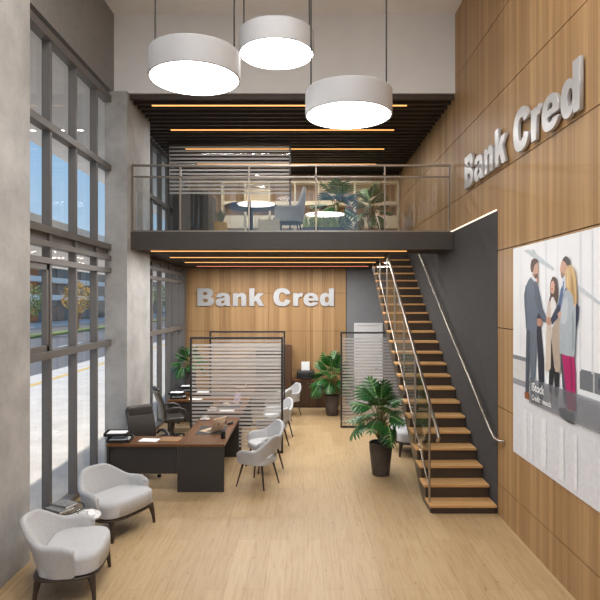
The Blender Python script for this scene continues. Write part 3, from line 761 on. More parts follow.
def flat(name, w, d, h, m, loc, rz, label, cat, group=None):
    o = MB().box(-w / 2, w / 2, -d / 2, d / 2, 0, h).build(name, m); o.location = loc; o.rotation_euler = (0, 0, rz); return tag(o, label, cat, group)
flat('paper_sheet', 0.30, 0.21, 0.002, M['paper'], (-2.42, 8.86, ZD), R(-8), 'white paper sheet lying on the front desk return', 'paper')
flat('folder', 0.33, 0.27, 0.008, M['kraft'], (-2.1, 8.89, ZD), R(-4), 'brown folder lying beside the paper sheet on the front desk', 'folder')
flat('paper_sheet', 0.29, 0.21, 0.002, M['paper'], (-2.42, 12.62, ZD), R(10), 'white paper sheet on the middle desk return, beside the letter tray', 'paper')
flat('paper_sheet', 0.30, 0.21, 0.002, M['paper'], (-2.42, 13.6, ZD), R(-6), 'white paper sheet on the rear desk return, behind the middle desk', 'paper')
flat('desk_pad', 0.46, 0.66, 0.004, M['pad'], (-1.55, 9.53, ZD), 0, 'dark leather desk pad under the laptop on the front desk', 'desk pad', 'desk pads')
flat('desk_pad', 0.46, 0.66, 0.004, M['pad'], (-1.55, 11.85, ZD), 0, 'dark leather desk pad under the laptop on the middle desk', 'desk pad', 'desk pads')
flat('tablet', 0.29, 0.2, 0.009, M['white_gloss'], (-1.53, 11.22, ZD), R(3), 'white tablet lying at the near end of the middle desk', 'tablet')

def laptop(label, loc, rz, open_deg=108):
    """hinge along local y at x=0, keyboard towards -x, so the lid faces -x"""
    t = thing('laptop', label, 'laptop', loc, rz, 'champagne coloured laptops')
    MB().box(-0.235, 0, -0.165, 0.165, 0, 0.014).build('keyboard_base', M['gold_alu'], t, 0.003)
    MB().box(-0.13, -0.02, -0.14, 0.14, 0.014, 0.0155).build('keys', M['dark_grey'], t)
    a = R(open_deg - 90); mt = Matrix.Translation((0, 0, 0.014)) @ Matrix.Rotation(a, 4, 'Y')
    MB().box(-0.001, 0.007, -0.165, 0.165, 0, 0.235, mtx=mt).build('lid', M['gold_alu'], t, 0.002)
    MB().box(-0.0025, -0.001, -0.155, 0.155, 0.012, 0.226, mtx=mt).build('screen', M['screen'], t)
    m = MB()      # bitten fruit mark
    pts = [(0.020 * math.cos(q) * (1 - 0.12 * max(0, math.sin(q)) ** 8), 0.021 * math.sin(q) * (1 - 0.18 * max(0, math.sin(q)) ** 14)) for q in [2 * PI * k / 28 for k in range(28)]]
    pts = [((x, y) if math.hypot(x - 0.024, y - 0.004) > 0.010 else (0.0145 if x > 0.0145 else x, y)) for x, y in pts]
    m.prism([(x, y + 0.12) for x, y in pts], 0.007, 0.0078, 'X', mtx=mt)
    m.prism([(0.0, 0.143), (0.004, 0.152), (0.009, 0.154), (0.006, 0.146)], 0.007, 0.0078, 'X', mtx=mt)
    m.build('logo', M['dark_grey'], t)
    return t
lp = laptop('champagne laptop with its lid logo showing on the front desk', (-1.46, 9.44, ZD + 0.004), R(-31))
copy_thing(lp, (-1.45, 12.0, ZD + 0.004), R(28), 'champagne laptop with its pinkish screen showing on the middle desk')
copy_thing(lp, (-1.5, 14.4, ZD), R(10), 'champagne laptop on the rear desk behind both partitions')

def cup(label, loc):
    t = thing('coffee_cup', label, 'cup', loc, 0, 'white cups on saucers')
    MB().lathe([(0.03, 0.0), (0.045, 0.003), (0.085, 0.014), (0.085, 0.018), (0.045, 0.008), (0.01, 0.007)], 28).build('saucer', M['ceramic'], t, smooth=50)
    m = MB().lathe([(0.022, 0.009), (0.034, 0.02), (0.046, 0.05), (0.048, 0.078), (0.044, 0.078), (0.041, 0.05), (0.03, 0.022), (0.005, 0.018)], 28)
    m.build('bowl', M['ceramic'], t, smooth=50)
    MB().tube([(0.044, 0, 0.066), (0.066, 0, 0.068), (0.074, 0, 0.05), (0.06, 0, 0.032), (0.038, 0, 0.028)], 0.005, 8).build('handle', M['ceramic'], t, smooth=60)
    MB().lathe([(0.005, 0.066), (0.043, 0.066), (0.043, 0.067), (0.005, 0.067)], 24).build('coffee', M['coffee'], t)
    return t
c0 = cup('white coffee cup on a saucer at the far end of the front desk', (-1.82, 10.38, ZD))
copy_thing(c0, (-1.82, 11.22, ZD), 0.4, 'white coffee cup on a saucer at the near end of the middle desk')

t = thing('pen_holder', 'black pen holder at the near right corner of the front desk', 'pen holder', (-1.285, 8.98, ZD))
MB().lathe([(0.036, 0), (0.038, 0.003), (0.038, 0.10), (0.034, 0.10), (0.034, 0.01), (0.004, 0.008)], 24).build('holder', M['black'], t, smooth=40)
for i, (dx, dy, m_) in enumerate(((0.01, 0.008, 'dark_grey'), (-0.012, 0.004, 'steel'), (0.0, -0.014, 'black'))):
    MB().tube([(dx, dy, 0.012), (dx * 2.2, dy * 2.2, 0.142)], 0.004, 8).build('pen', M[m_], t)
t = thing('stapler', 'small black stapler near the right edge of the front desk', 'stapler', (-1.30, 9.98, ZD), R(50))
MB().rbox((0, 0, 0.008), (0.13, 0.036, 0.016), 0.006, 3).build('stapler_base', M['black'], t, smooth=50)
MB().rbox((0.0, 0, 0.035), (0.13, 0.03, 0.028), 0.012, 3, lambda x, y, z: (x, y, z + 0.08 * (x + 0.065) - 0.008)).build('stapler_arm', M['dark_grey'], t, smooth=50)
o = MB().rbox((0, 0, 0.016), (0.10, 0.06, 0.034), 0.016, 4).build('computer_mouse', M['dark_grey'], smooth=60); o.location = (-1.43, 10.15, ZD); o.rotation_euler = (0, 0, R(80))
tag(o, 'dark computer mouse behind the laptop on the front desk', 'mouse')

# ------------------------------------------------------------------ side tables and magazines
t = thing('side_table', 'round white topped side table between the two grey armchairs', 'side table', (-2.57, 6.57, 0))
MB().lathe([(0.19, 0.405), (0.20, 0.41), (0.20, 0.418), (0.195, 0.422), (0.01, 0.422)], 48).build('tabletop', M['white_gloss'], t, smooth=30)
for k in range(3):
    a = 2 * PI * k / 3 + 0.0; MB().tube([(0.10 * math.cos(a), 0.10 * math.sin(a), 0.405), (0.17 * math.cos(a), 0.17 * math.sin(a), 0)], [0.012, 0.009], 8).build('leg', M['dark_wood'], t, smooth=60)
t = thing('side_table', 'round smoked glass side table beside the window', 'side table', (-2.83, 6.64, 0))
MB().lathe([(0.225, 0.470), (0.23, 0.473), (0.23, 0.479), (0.225, 0.482), (0.01, 0.482), (0.01, 0.47)], 48).build('tabletop', M['table_glass'], t, smooth=30)
m = MB(); rr = [(0.232 * math.cos(2 * PI * k / 40), 0.232 * math.sin(2 * PI * k / 40), 0.476) for k in range(41)]
m.tube(rr, 0.007, 8); m.build('metal_rim', M['chrome_dark'], t, smooth=60)
for k in range(3):
    a = 2 * PI * k / 3 + PI; MB().tube([(0.06 * math.cos(a), 0.06 * math.sin(a), 0.47), (0.06 * math.cos(a), 0.06 * math.sin(a), 0)], 0.009, 8).build('leg', M['brass'], t, smooth=60)
def magazine(label, loc, rz, cover, w=0.2, d=0.27, h=0.02):
    t = thing('magazine', label, 'magazine', loc, rz, 'magazines on the side tables')
    MB().box(-w / 2, w / 2, -d / 2, d / 2, 0, h * 0.8).build('pages', M['paper'], t)
    m = MB().box(-w / 2 - 0.002, w / 2 + 0.002, -d / 2 - 0.002, d / 2 + 0.002, h * 0.8, h)
    m.box(-w / 2 - 0.003, -w / 2 - 0.001, -d / 2, d / 2, 0, h); m.build('cover', cover, t)
    return t
magazine('grey magazine lying flat on the smoked glass table, lower of the pair', (-2.85, 6.59, 0.482), R(60), M['mag_grey'], 0.19, 0.26, 0.024)
magazine('grey magazine lying on top of another on the smoked glass table', (-2.83, 6.67, 0.506), R(66), M['mag_grey'], 0.17, 0.24, 0.024)
t = magazine('white magazine with dark scribbled print on the white side table', (-2.57, 6.57, 0.422), R(-62), M['paper'], 0.2, 0.25, 0.022)
m = MB()
for k, (x, y, l, a) in enumerate(((0.03, 0.04, 0.09, 10), (-0.02, 0.05, 0.07, -20), (0.0, 0.0, 0.06, 60), (0.05, -0.01, 0.05, 30), (-0.04, 0.02, 0.05, 80), (-0.05, -0.05, 0.09, 5), (0.02, -0.06, 0.1, -4))):
    m.box(-l / 2, l / 2, -0.004, 0.004, 0, 0.0008, mtx=Matrix.Translation((x, y, 0.022)) @ Matrix.Rotation(R(a), 4, 'Z'))
m.build('cover_print', M['mag_ink'], t)

# ------------------------------------------------------------------ plants
def leaf_mesh(mb, mtx, L, W, droop, rd, nl=6):
    """deeply cut pinnate leaf along +x with a pale midrib"""
    def bend(x, y, z=0): 
        t_ = x / L
        return (x * (1 - 0.12 * t_ * t_ * abs(droop)), y, z - droop * L * t_ * t_ + 0.10 * abs(y) - 0.55 * abs(y) ** 2 / W)
    for s in (-1, 1):
        for k in range(nl):
            f0 = 0.06 + 0.86 * k / nl; f1 = f0 + 0.86 / nl * 0.88
            env = W * (math.sin(PI * (0.18 + 0.80 * (k + 0.4) / nl)) ** 0.8)
            fw = 0.22 * L * (1 - 0.25 * k / nl)            # lobes sweep forward
            rows = []
            for q in range(5):
                v = q / 4; wid = (1.0, 1.08, 1.08, 0.9, 0.3)[q]
                c = (f0 + f1) / 2 * L + fw * v ** 1.3; hw = (f1 - f0) / 2 * L * wid
                y = s * env * v
                rows.append([bend(c - hw, y, 0), bend(c, y, 0.008 * (1 - v)), bend(c + hw, y, 0)])
            v_ = [p for r_ in rows for p in r_]; f_ = []
            for q in range(4):
                for j in range(2): a = q * 3 + j; f_.append((a, a + 1, a + 4, a + 3) if s < 0 else (a + 3, a + 4, a + 1, a))
            mb.add(v_, f_, 0, mtx)
            c0, c1 = (f0 + f1) / 2 * L, (f0 + f1) / 2 * L + fw * 0.75 ** 1.3
            mb.add([bend(c0 - 0.0035, 0, 0.011), bend(c0 + 0.0035, 0, 0.011), bend(c1, s * env * 0.75, 0.005)], [(0, 1, 2) if s > 0 else (2, 1, 0)], 1, mtx)
    mb.add([bend(0.9 * L, -0.03 * W * 4, 0), bend(1.12 * L, 0, 0), bend(0.9 * L, 0.03 * W * 4, 0), bend(0.85 * L, 0, 0.006)], [(0, 1, 3), (3, 1, 2)], 0, mtx)
    pts = [bend(L * k / 6, 0, 0.006) for k in range(7)]
    mb.tube([mtx @ Vector(p) for p in pts], [0.008, 0.008, 0.007, 0.006, 0.005, 0.004, 0.002], 5, 1)
def pot(t, r0, r1, h, m=None):
    MB().lathe([(r0 - 0.01, 0), (r0, 0.01), (r0 + (r1 - r0) * 0.45, h * 0.4), (r1 - 0.004, h * 0.8), (r1, h - 0.01), (r1 - 0.005, h), (r1 - 0.022, h), (r1 - 0.026, h - 0.05), (0.02, h - 0.05)], 40).build('pot', m or M['pot'], t, smooth=40)
    MB().lathe([(r1 - 0.024, h - 0.06), (r1 - 0.03, h - 0.03), (0.08, h - 0.022), (0.01, h - 0.02)], 30).build('soil', M['soil'], t, smooth=60)
def plant(label, loc, pot_h, pot_r0, pot_r1, crown, spread, n, seed, rz=0.0, Lf=0.42, name='potted_philodendron', tight=1.0):
    rd = random.Random(seed)
    t = thing(name, label, 'potted plant', loc, rz, 'dark potted split-leaf plants')
    pot(t, pot_r0, pot_r1, pot_h)
    z0 = pot_h - 0.03; sm = MB(); lm = MB()
    for k in range(3):
        a = k * 2.1 + rd.random(); sm.tube([(0.03 * math.cos(a), 0.03 * math.sin(a), z0), (0.04 * math.cos(a + 0.5), 0.04 * math.sin(a + 0.5), z0 + crown * 0.12), (0.05 * math.cos(a), 0.05 * math.sin(a), z0 + crown * 0.26)], [0.018, 0.015, 0.011], 8)
    for k in range(n):
        f = k / (n - 1)
        az = k * 2.39996 + rd.uniform(-0.25, 0.25)
        el = 82 - 92 * (1 - f) ** 0.85 if False else None
        kx = 1 - (1 - tight) * max(0, math.cos(az)); hgt = 0.30 + 0.40 * f; out = kx * spread * (0.54 - 0.44 * f)
        base = Vector((0.03 * math.cos(az), 0.03 * math.sin(az), z0 + crown * (0.04 + 0.22 * f)))
        tip = Vector((out * math.cos(az), out * math.sin(az), z0 + crown * hgt))
        mid = (base + tip) / 2 + Vector((0, 0, crown * 0.08))
        sm.tube([base, mid, tip], [0.010, 0.008, 0.007], 6)
        pitch = R(-46 + 122 * f ** 0.85 + rd.uniform(-10, 10))
        L = kx * Lf * rd.uniform(0.85, 1.1) * (1.0 - 0.12 * f)
        mt = Matrix.Translation(tip) @ Matrix.Rotation(az, 4, 'Z') @ Matrix.Rotation(-pitch, 4, 'Y') @ Matrix.Rotation(rd.uniform(-0.5, 0.5), 4, 'X')
        leaf_mesh(lm, mt, L, L * 0.52, 0.34 - 0.2 * f, rd)
    sm.build('stems', M['stem'], t, smooth=60); lm.build('foliage', [M['leaf'], M['leaf_rib']], t, smooth=70)
    return t
plant('dark potted split-leaf plant standing in front of the staircase', (1.29, 9.5, 0), 0.55, 0.145, 0.195, 1.12, 0.56, 30, 4, 0.3, 0.42, tight=0.66)
plant('dark potted split-leaf plant beside the printer cabinet', (0.72, 14.5, 0), 0.52, 0.15, 0.20, 1.12, 0.54, 30, 11, 1.1, 0.42)
plant('split-leaf plant in a tall dark planter by the far window', (-3.0, 14.75, 0), 1.06, 0.13, 0.18, 0.62, 0.5, 16, 23, 2.0, 0.36)

# ------------------------------------------------------------------ storage at the back
t = thing('storage_cabinet', 'low walnut cabinet under the printer', 'cabinet', (0.155, 15.5, 0))
MB().box(-0.485, 0.485, 0.02, 0.38, 0.0, 0.74).build('carcass', M['walnut_z'], t, 0.003)
MB().box(-0.49, 0.49, 0.0, 0.385, 0.74, 0.78).build('top', M['walnut_x'], t, 0.003)
for x0, x1, hx in ((-0.483, -0.002, -0.05), (0.002, 0.483, 0.05)):
    o = MB().box(x0, x1, 0.0, 0.02, 0.03, 0.735).build('door', M['walnut_z'], t, 0.003)
    MB().tube([(hx, 0.0, 0.66), (hx, -0.03, 0.66)], 0.014, 10).build('knob', M['steel'], o, smooth=60)
t = thing('wardrobe', 'tall walnut wardrobe behind the second partition', 'wardrobe', (-0.83, 15.45, 0))
MB().box(-0.49, 0.49, 0.02, 0.43, 0, 1.70).build('carcass', M['walnut_z'], t, 0.003)
for x0, x1, hx in ((-0.488, -0.002, -0.05), (0.002, 0.488, 0.05)):
    o = MB().box(x0, x1, 0.0, 0.02, 0.05, 1.68).build('door', M['walnut_z'], t, 0.003)
    MB().box(hx - 0.008, hx + 0.008, -0.02, 0, 0.85, 1.0).build('handle', M['steel'], o)
t = thing('printer', 'black printer with white paper standing on the low walnut cabinet', 'printer', (0.05, 15.68, 0.78))
MB().rbox((0, 0, 0.10), (0.50, 0.34, 0.18), 0.02, 3).build('body', M['black'], t, smooth=50)
MB().box(-0.245, 0.245, -0.165, 0.165, 0.19, 0.215).build('scanner_lid', M['dark_grey'], t, 0.006)
MB().box(-0.16, 0.16, -0.24, -0.16, 0.03, 0.042).build('output_tray', M['dark_grey'], t, 0.003)
MB().box(-0.08, 0.06, -0.172, -0.17, 0.12, 0.165).build('control_panel', M['dark_grey'], t)
MB().box(-0.125, 0.105, 0.10, 0.115, 0.21, 0.46, mtx=Matrix.Rotation(R(-4), 4, 'X')).build('paper_stack', M['paper'], t)

# ------------------------------------------------------------------ mezzanine furniture
t = thing('shelving_unit', 'cream shelving unit along the back wall of the mezzanine', 'shelves', (0.1, 15.5, ZM))
xs_ = [-2.35, -1.72, -1.05, -0.35, 0.30, 0.78, 1.30, 1.95, 2.5]
m = MB()
for z0, z1 in ((0.0, 0.5), (0.78, 1.13), (1.42, 1.52), (2.02, 2.08)): MB().box(xs_[0], xs_[-1], -0.0, 0.36, z0, z1).build('shelf', M['cream'], t, 0.004)
for x in xs_: MB().box(x - 0.02, x + 0.02, 0.0, 0.36, 0.5, 2.02).build('upright', M['cream'], t, 0.003)
for k in (1, 4, 6): MB().box(xs_[k] + 0.02, xs_[k + 1] - 0.02, 0.30, 0.32, 1.52, 2.02).build('back_panel', M['cream'], t)
t = thing('storage_cabinet', 'tall charcoal cabinet at the left rear of the mezzanine', 'cabinet', (-2.85, 14.2, ZM))
MB().box(-0.45, 0.45, 0.0, 1.2, 0, 1.55).build('carcass', M['dark_laminate'], t, 0.004)
for x0, x1 in ((-0.445, -0.003), (0.003, 0.445)): MB().box(x0, x1, -0.02, 0.0, 0.05, 1.53).build('door', M['dark_laminate'], t, 0.003)
t = thing('round_table', 'round dark meeting table on a pedestal behind the mezzanine railing', 'table', (-1.10, 11.75, ZM))
MB().lathe([(0.54, 0.715), (0.55, 0.72), (0.55, 0.745), (0.54, 0.75), (0.01, 0.75)], 48).build('tabletop', M['black_frame'], t, smooth=30)
MB().lathe([(0.28, 0.0), (0.28, 0.015), (0.05, 0.04), (0.04, 0.1), (0.04, 0.68), (0.15, 0.715)], 24).build('pedestal', M['black'], t, smooth=40)
def lounge(label, loc, rz):
    t = thing('wingback_chair', label, 'armchair', loc, rz, 'grey high-back chairs on the mezzanine')
    def hf(s): return 0.66 + 0.42 * (1 - smooth01((s - 0.12) / 0.35))
    tub(MB(), 0.32, 0.29, 0.22, hf, lambda s: 0.36, 0.05, 0.06).build('backrest', M['fabric_warm'], t, smooth=60)
    slab(MB(), dplan(0.31, -0.26, 0.30, 0.02), 0.36, 0.48, 0.05).build('seat', M['fabric'], t, smooth=60)
    for x, y in ((0.2, 0.22), (0.2, -0.22), (-0.18, 0.2), (-0.18, -0.2)):
        MB().tube([(x, y, 0.37), (x * 1.4, y * 1.4, 0.0)], [0.018, 0.01], 10).build('leg', M['dark_wood'], t, smooth=60)
    return t
l0 = lounge('grey high-back chair right of the round mezzanine table', (-0.30, 11.5, ZM), R(172))
o = flat('storage_box', 0.42, 0.3, 0.34, M['cream'], (-0.68, 11.0, ZM), 0, 'cream storage box on the mezzanine floor behind the railing', 'box'); 
t = thing('planter_box', 'ochre planter box with a bushy green plant behind the mezzanine railing', 'planter', (-1.62, 11.0, ZM))
MB().box(-0.11, 0.11, -0.11, 0.11, 0, 0.3).build('box', M['orange_box'], t, 0.004)
def grassy(t, n, r, h, z0, m, seed, nm='foliage'):
    rd = random.Random(seed); mb = MB()
    for k in range(n):
        az = rd.uniform(0, 2 * PI); o_ = r * rd.uniform(0.3, 1); hh_ = h * rd.uniform(0.6, 1.0); w = 0.014
        c, s = math.cos(az), math.sin(az); px_, py2 = -s * w, c * w
        pts = [(0.03 * c, 0.03 * s, z0), (o_ * 0.45 * c, o_ * 0.45 * s, z0 + hh_ * 0.75), (o_ * c, o_ * s, z0 + hh_)]
        v = []
        for i, p in enumerate(pts):
            q = (1, 1, 0.1)[i]; v += [(p[0] - px_ * q, p[1] - py2 * q, p[2]), (p[0] + px_ * q, p[1] + py2 * q, p[2])]
        mb.add(v, [(0, 1, 3, 2), (2, 3, 5, 4)])
    mb.build(nm, m, t)
grassy(t, 60, 0.2, 0.26, 0.28, M['leaf'], 3)
t = thing('planter', 'long planter of yellow-green grass behind the mezzanine railing', 'planter', (0.33, 10.7, ZM))
MB().box(-0.36, 0.36, -0.11, 0.11, 0, 0.16).build('box', M['dark_grey'], t, 0.004)
mbx = MB(); rd = random.Random(5)
for k in range(110):
    x = rd.uniform(-0.33, 0.33); az = rd.uniform(0, 2 * PI); o_ = rd.uniform(0.05, 0.2); h_ = rd.uniform(0.15, 0.3); w = 0.012
    c, s = math.cos(az), math.sin(az)
    mbx.add([(x - s * w, c * w, 0.14), (x + s * w, -c * w, 0.14), (x + o_ * 0.5 * c + s * w, o_ * 0.5 * s - c * w, 0.14 + h_ * 0.8), (x + o_ * 0.5 * c - s * w, o_ * 0.5 * s + c * w, 0.14 + h_ * 0.8), (x + o_ * c, o_ * s, 0.14 + h_)], [(0, 1, 2, 3), (3, 2, 4)])
mbx.build('foliage', M['grass_leaf'], t)
plant('split-leaf palm on the mezzanine in front of the shelves', (0.75, 12.9, ZM), 0.45, 0.14, 0.18, 1.2, 0.5, 17, 31, 0.9, 0.46)
plant('tall split-leaf plant on the mezzanine farther back by the shelves', (1.72, 14.5, ZM), 0.5, 0.14, 0.18, 1.4, 0.4, 17, 37, 0.2, 0.48)

# ------------------------------------------------------------------ wall mural of people shaking hands
t = thing('wall_poster', 'large white photo poster of business people shaking hands on the right wall', 'poster', (XR, 7.125, 1.02))
PX0 = 0.01
MB().box(-PX0, -0.001, -3.8, 0, 0, 2.552).build('panel', mat('poster_white', (247, 248, 250), 0.45, 0, 0.015, 3), t)
pm = MB(); pmats = []; pidx = {}; lay = [0]
def ink(c):
    if c not in pidx: pidx[c] = len(pmats); pmats.append(mat('print_%02d' % len(pmats), c, 0.45, 0, 0.06, 20))
    return pidx[c]
def loc_pt(px_, py2):
    y, z = on_wall(px_, py2); y = max(7.125 - 3.799, min(7.124, y)); return (y - 7.125, min(max(z - 1.02, 0.001), 2.551))
def poly(pts, c):
    lay[0] += 1; x = -PX0 - 0.0003 - 0.00025 * lay[0]
    v = [(x, *loc_pt(*p)) for p in pts]; pm.add(v, [tuple(range(len(v)))], ink(c))
SK = (208, 164, 140)
def rect(y0, y1, z0, z1, c):
    lay[0] += 1; x = -PX0 - 0.0003 - 0.00025 * lay[0]
    pm.add([(x, y0, z0), (x, y1, z0), (x, y1, z1), (x, y0, z1)], [(0, 1, 2, 3)], ink(c))
# background
rect(-3.799, -0.001, 0.001, 0.98, (228, 229, 234))
rect(-3.799, -1.72, 1.05, 1.24, (116, 120, 127)); rect(-3.799, -2.06, 1.10, 1.2, (88, 92, 100)); rect(-2.0, -1.97, 1.05, 1.24, (190, 192, 196))
rect(-0.42, -0.001, 1.17, 1.22, (132, 134, 140)); rect(-0.42, -0.001, 0.93, 1.17, (222, 221, 219)); rect(-0.42, -0.001, 0.86, 0.93, (150, 152, 158))
for y, w in ((-0.25, 0.012), (-0.75, 0.015), (-0.95, 0.04), (-1.25, 0.012), (-1.72, 0.03), (-1.95, 0.02), (-2.3, 0.04), (-2.7, 0.02), (-3.2, 0.05)): rect(y - w, y, 1.22, 2.551, (232, 235, 239))
for y, w in ((-0.35, 0.10), (-0.55, 0.07), (-0.85, 0.14), (-1.3, 0.10), (-1.62, 0.06), (-2.2, 0.15)): rect(y - w, y, 0.06, 0.6, (240, 241, 244))
poly([(524, 250.5), (530, 249.5), (541, 257.5), (554, 268), (554, 271), (540, 262.5)], (202, 210, 214))
poly([(578, 284), (600, 301.5), (600, 305), (578, 289)], (206, 214, 218)); poly([(532, 249.5), (534, 249), (537, 254), (535, 255)], (196, 204, 206))
# man on the left and the one behind him
poly([(537, 275), (539, 277), (538.8, 283), (537, 284)], (200, 150, 125))
poly([(538, 300), (541, 305), (542, 318), (541.5, 328), (543, 345), (544.2, 360), (544.5, 386), (543.2, 400), (540, 398), (539, 380), (538, 355), (537, 325)], (28, 35, 56))
poly([(526.8, 328), (531, 331), (530.2, 355), (529.2, 393), (525.8, 392), (526.3, 355)], (72, 82, 96))
poly([(530.5, 330), (537.3, 330.5), (537, 355), (535.5, 380), (535.6, 402), (531, 400), (530.5, 355)], (102, 114, 128))
poly([(525, 392), (529, 392), (530.5, 397), (529.7, 400), (525.2, 398)], (150, 86, 48)); poly([(531.5, 400), (537, 400), (544, 402), (545, 405.5), (540, 405), (532, 402)], (134, 104, 80))
poly([(532, 276.5), (535.5, 281), (538, 282.5), (539, 288), (541, 297), (543, 308), (547.5, 317.5), (547, 323), (543.5, 321.5), (538.8, 312), (538, 316), (537.6, 330.5), (536, 331.5), (534, 330), (532, 331.5), (526.4, 329), (526, 320), (524.9, 305), (524.5, 295), (526, 287), (529, 280)], (98, 112, 130))
poly([(534.5, 283), (538, 283), (540.6, 297), (543, 309), (547.3, 318), (547, 322.5), (543.5, 321), (538, 309), (535.5, 297)], (82, 95, 113))
poly([(526, 286), (527.6, 284), (527, 300), (527.8, 327), (526.6, 328.5), (525.2, 300)], (84, 97, 115))
poly([(532.2, 276), (535, 279.5), (535.2, 282), (531.8, 277.8)], (236, 238, 242))
poly([(534, 271.5), (534.2, 266), (536.5, 262.5), (538.3, 262.5), (538.8, 267), (539.2, 270.5), (538.6, 274.5), (538, 277.5), (536, 278.5), (534.8, 276.8), (532.6, 275)], SK)
poly([(535, 274.6), (537.3, 273.6), (538.8, 273.6), (538, 278), (536, 278.7), (534.8, 277)], (112, 78, 58))
poly([(531.2, 265), (532, 260.5), (534.5, 258.2), (537.5, 259), (538.8, 261.2), (537.4, 263), (535.4, 265), (534.4, 268), (533.8, 272), (532.2, 272.5), (531.2, 269)], (84, 58, 44))
# woman in the beige coat
poly([(551.8, 338), (553.5, 350), (555, 371), (553.2, 385), (552.8, 395), (551, 394), (549.5, 383), (550, 366)], (24, 26, 36)); poly([(554.8, 368), (559.8, 371), (559.5, 385), (557.8, 398), (555.5, 396), (555.2, 385)], (24, 26, 36))
poly([(551.4, 394.5), (552.8, 395), (552.8, 404), (551.4, 403)], (204, 174, 154)); poly([(555.2, 396), (557, 398), (556.6, 406), (554.8, 404)], (204, 174, 154))
poly([(551, 300), (554.5, 293), (556.5, 299), (557.5, 310), (556.5, 322), (553, 337), (550.4, 335)], (236, 233, 232))
poly([(549, 302), (551.5, 299), (551.8, 316), (552.5, 330), (551.9, 345), (551.5, 368), (549.5, 372), (545.8, 370), (546.8, 345), (547.4, 325), (547, 318), (548, 308)], (214, 198, 184))
poly([(552.8, 328), (557, 320), (560.8, 317), (561, 340), (561.2, 355), (561.5, 373), (556, 371.5), (553.8, 355), (552.6, 340)], (186, 168, 152))
poly([(551.6, 281), (553.5, 276.7), (556, 277), (558, 280), (558.8, 290), (558.6, 298), (557.5, 304), (555.6, 300), (554.4, 297), (552.6, 297), (551, 302), (549.8, 300.5), (551.2, 295), (550.8, 286)], (82, 56, 44))
poly([(551.2, 286), (552.3, 281.5), (554.3, 280.5), (555.6, 284), (555.4, 290), (554.4, 294), (552.6, 293.5), (551.6, 291)], (222, 174, 152)); poly([(552, 288.6), (554, 288.2), (553.6, 289.8), (552.4, 290)], (190, 96, 92))
# tall man on the right
poly([(577.5, 303), (580.2, 307), (579, 320), (576.5, 331), (575.5, 318)], (46, 56, 82))
poly([(559.5, 303), (561.5, 290), (564.5, 282), (566, 284), (569, 288), (568.5, 300), (564, 308), (561.5, 316), (558.5, 318), (553, 325), (551.6, 319), (556, 310)], (78, 102, 148))
poly([(559.8, 304), (561.4, 306), (560.5, 314), (557, 320), (553, 325), (551.6, 319), (556, 310)], (34, 46, 78))
poly([(563.3, 279), (567, 274), (568, 284), (564.5, 294), (563.6, 287)], (214, 224, 238)); poly([(564.3, 281.5), (565.4, 281.5), (564.8, 292), (563.8, 290)], (92, 118, 162))
poly([(562.3, 262.5), (564, 259), (567, 262), (568.5, 266), (567.4, 273), (565.5, 276.5), (563.2, 278.5), (562, 276), (561.6, 272.5), (561, 270)], SK)
poly([(562, 273), (564, 272.2), (565.8, 275), (564, 278.3), (562.4, 277.5)], (162, 128, 112))
poly([(563.6, 259.5), (566.5, 256), (569, 257), (571, 260.5), (571.3, 265), (569.4, 267), (567.6, 264.5), (566.2, 262), (564.4, 261)], (76, 72, 72))
# hands
poly([(538, 319.5), (540, 318), (542.5, 319), (543.2, 323), (541.6, 326.6), (538.6, 326)], (194, 144, 118)); poly([(547.2, 318), (550, 316.5), (552.2, 318.5), (551.8, 323.5), (549, 325.2), (547.2, 322)], (196, 150, 126))
# woman with blonde hair
poly([(561.8, 353), (564.2, 354), (566.5, 375), (567.6, 395), (567, 406), (565.5, 403), (563.5, 385)], (72, 78, 94))
poly([(563, 353.5), (575.4, 355), (576.5, 375), (577, 411), (568, 409), (567.5, 395), (565.5, 375)], (188, 24, 106)); poly([(571.5, 357), (573, 357), (574.5, 380), (574, 409), (572.8, 409)], (150, 14, 82))
poly([(569, 409.5), (574, 410.5), (574, 416), (569, 413)], (214, 184, 164)); poly([(559.4, 409), (562, 407.5), (566.5, 408), (569.5, 411.5), (575.5, 413.5), (575.6, 424), (570, 421.5), (563, 416)], (88, 95, 102)); poly([(560, 412), (563, 416), (570, 421.3), (575.6, 423.6), (575.6, 424.6), (569.5, 422.3), (562.4, 417)], (40, 42, 48))
poly([(566.2, 291), (569.5, 289), (573, 292), (575.5, 299), (577.4, 306), (577.2, 325), (576.6, 345), (575.8, 357), (568, 355.6), (560.8, 353), (560.8, 335), (561, 322), (562, 310), (564, 298)], (178, 188, 195))
poly([(562.4, 309), (565, 300), (569, 296), (569.6, 305), (568.6, 320), (566.4, 324.5), (562, 323)], (198, 206, 212)); poly([(573.5, 312), (574.6, 311), (575.4, 328), (575, 350), (573.6, 350)], (150, 161, 170))
poly([(559, 313.5), (561.5, 311), (563, 314), (561.8, 318), (559.6, 317.4)], (214, 172, 152))
poly([(566.8, 272), (568.4, 267), (571, 264.8), (573.6, 266), (575.8, 270), (577, 276), (578, 286), (578.6, 298), (578, 304.5), (575.8, 306.5), (575, 298), (572, 292), (569, 290), (567, 286.5)], (216, 182, 128)); poly([(572.5, 272), (574.8, 280), (576, 292), (576.6, 304), (575.4, 304), (574.4, 296), (572, 290), (572.6, 281)], (186, 146, 92)); poly([(568.5, 270), (570.4, 267.6), (570, 280), (570.6, 288.6), (568.6, 286)], (230, 202, 152))
pm.build('print', pmats, t)
lay[0] += 4
xo = -PX0 - 0.0003 - 0.00025 * lay[0]
m = MB().box(xo - 0.0004, xo, -2.9, -0.55, 0.71, 1.0)
m.build('grey_band', film('grey_overlay_film', (166, 168, 172), 0.45), t)
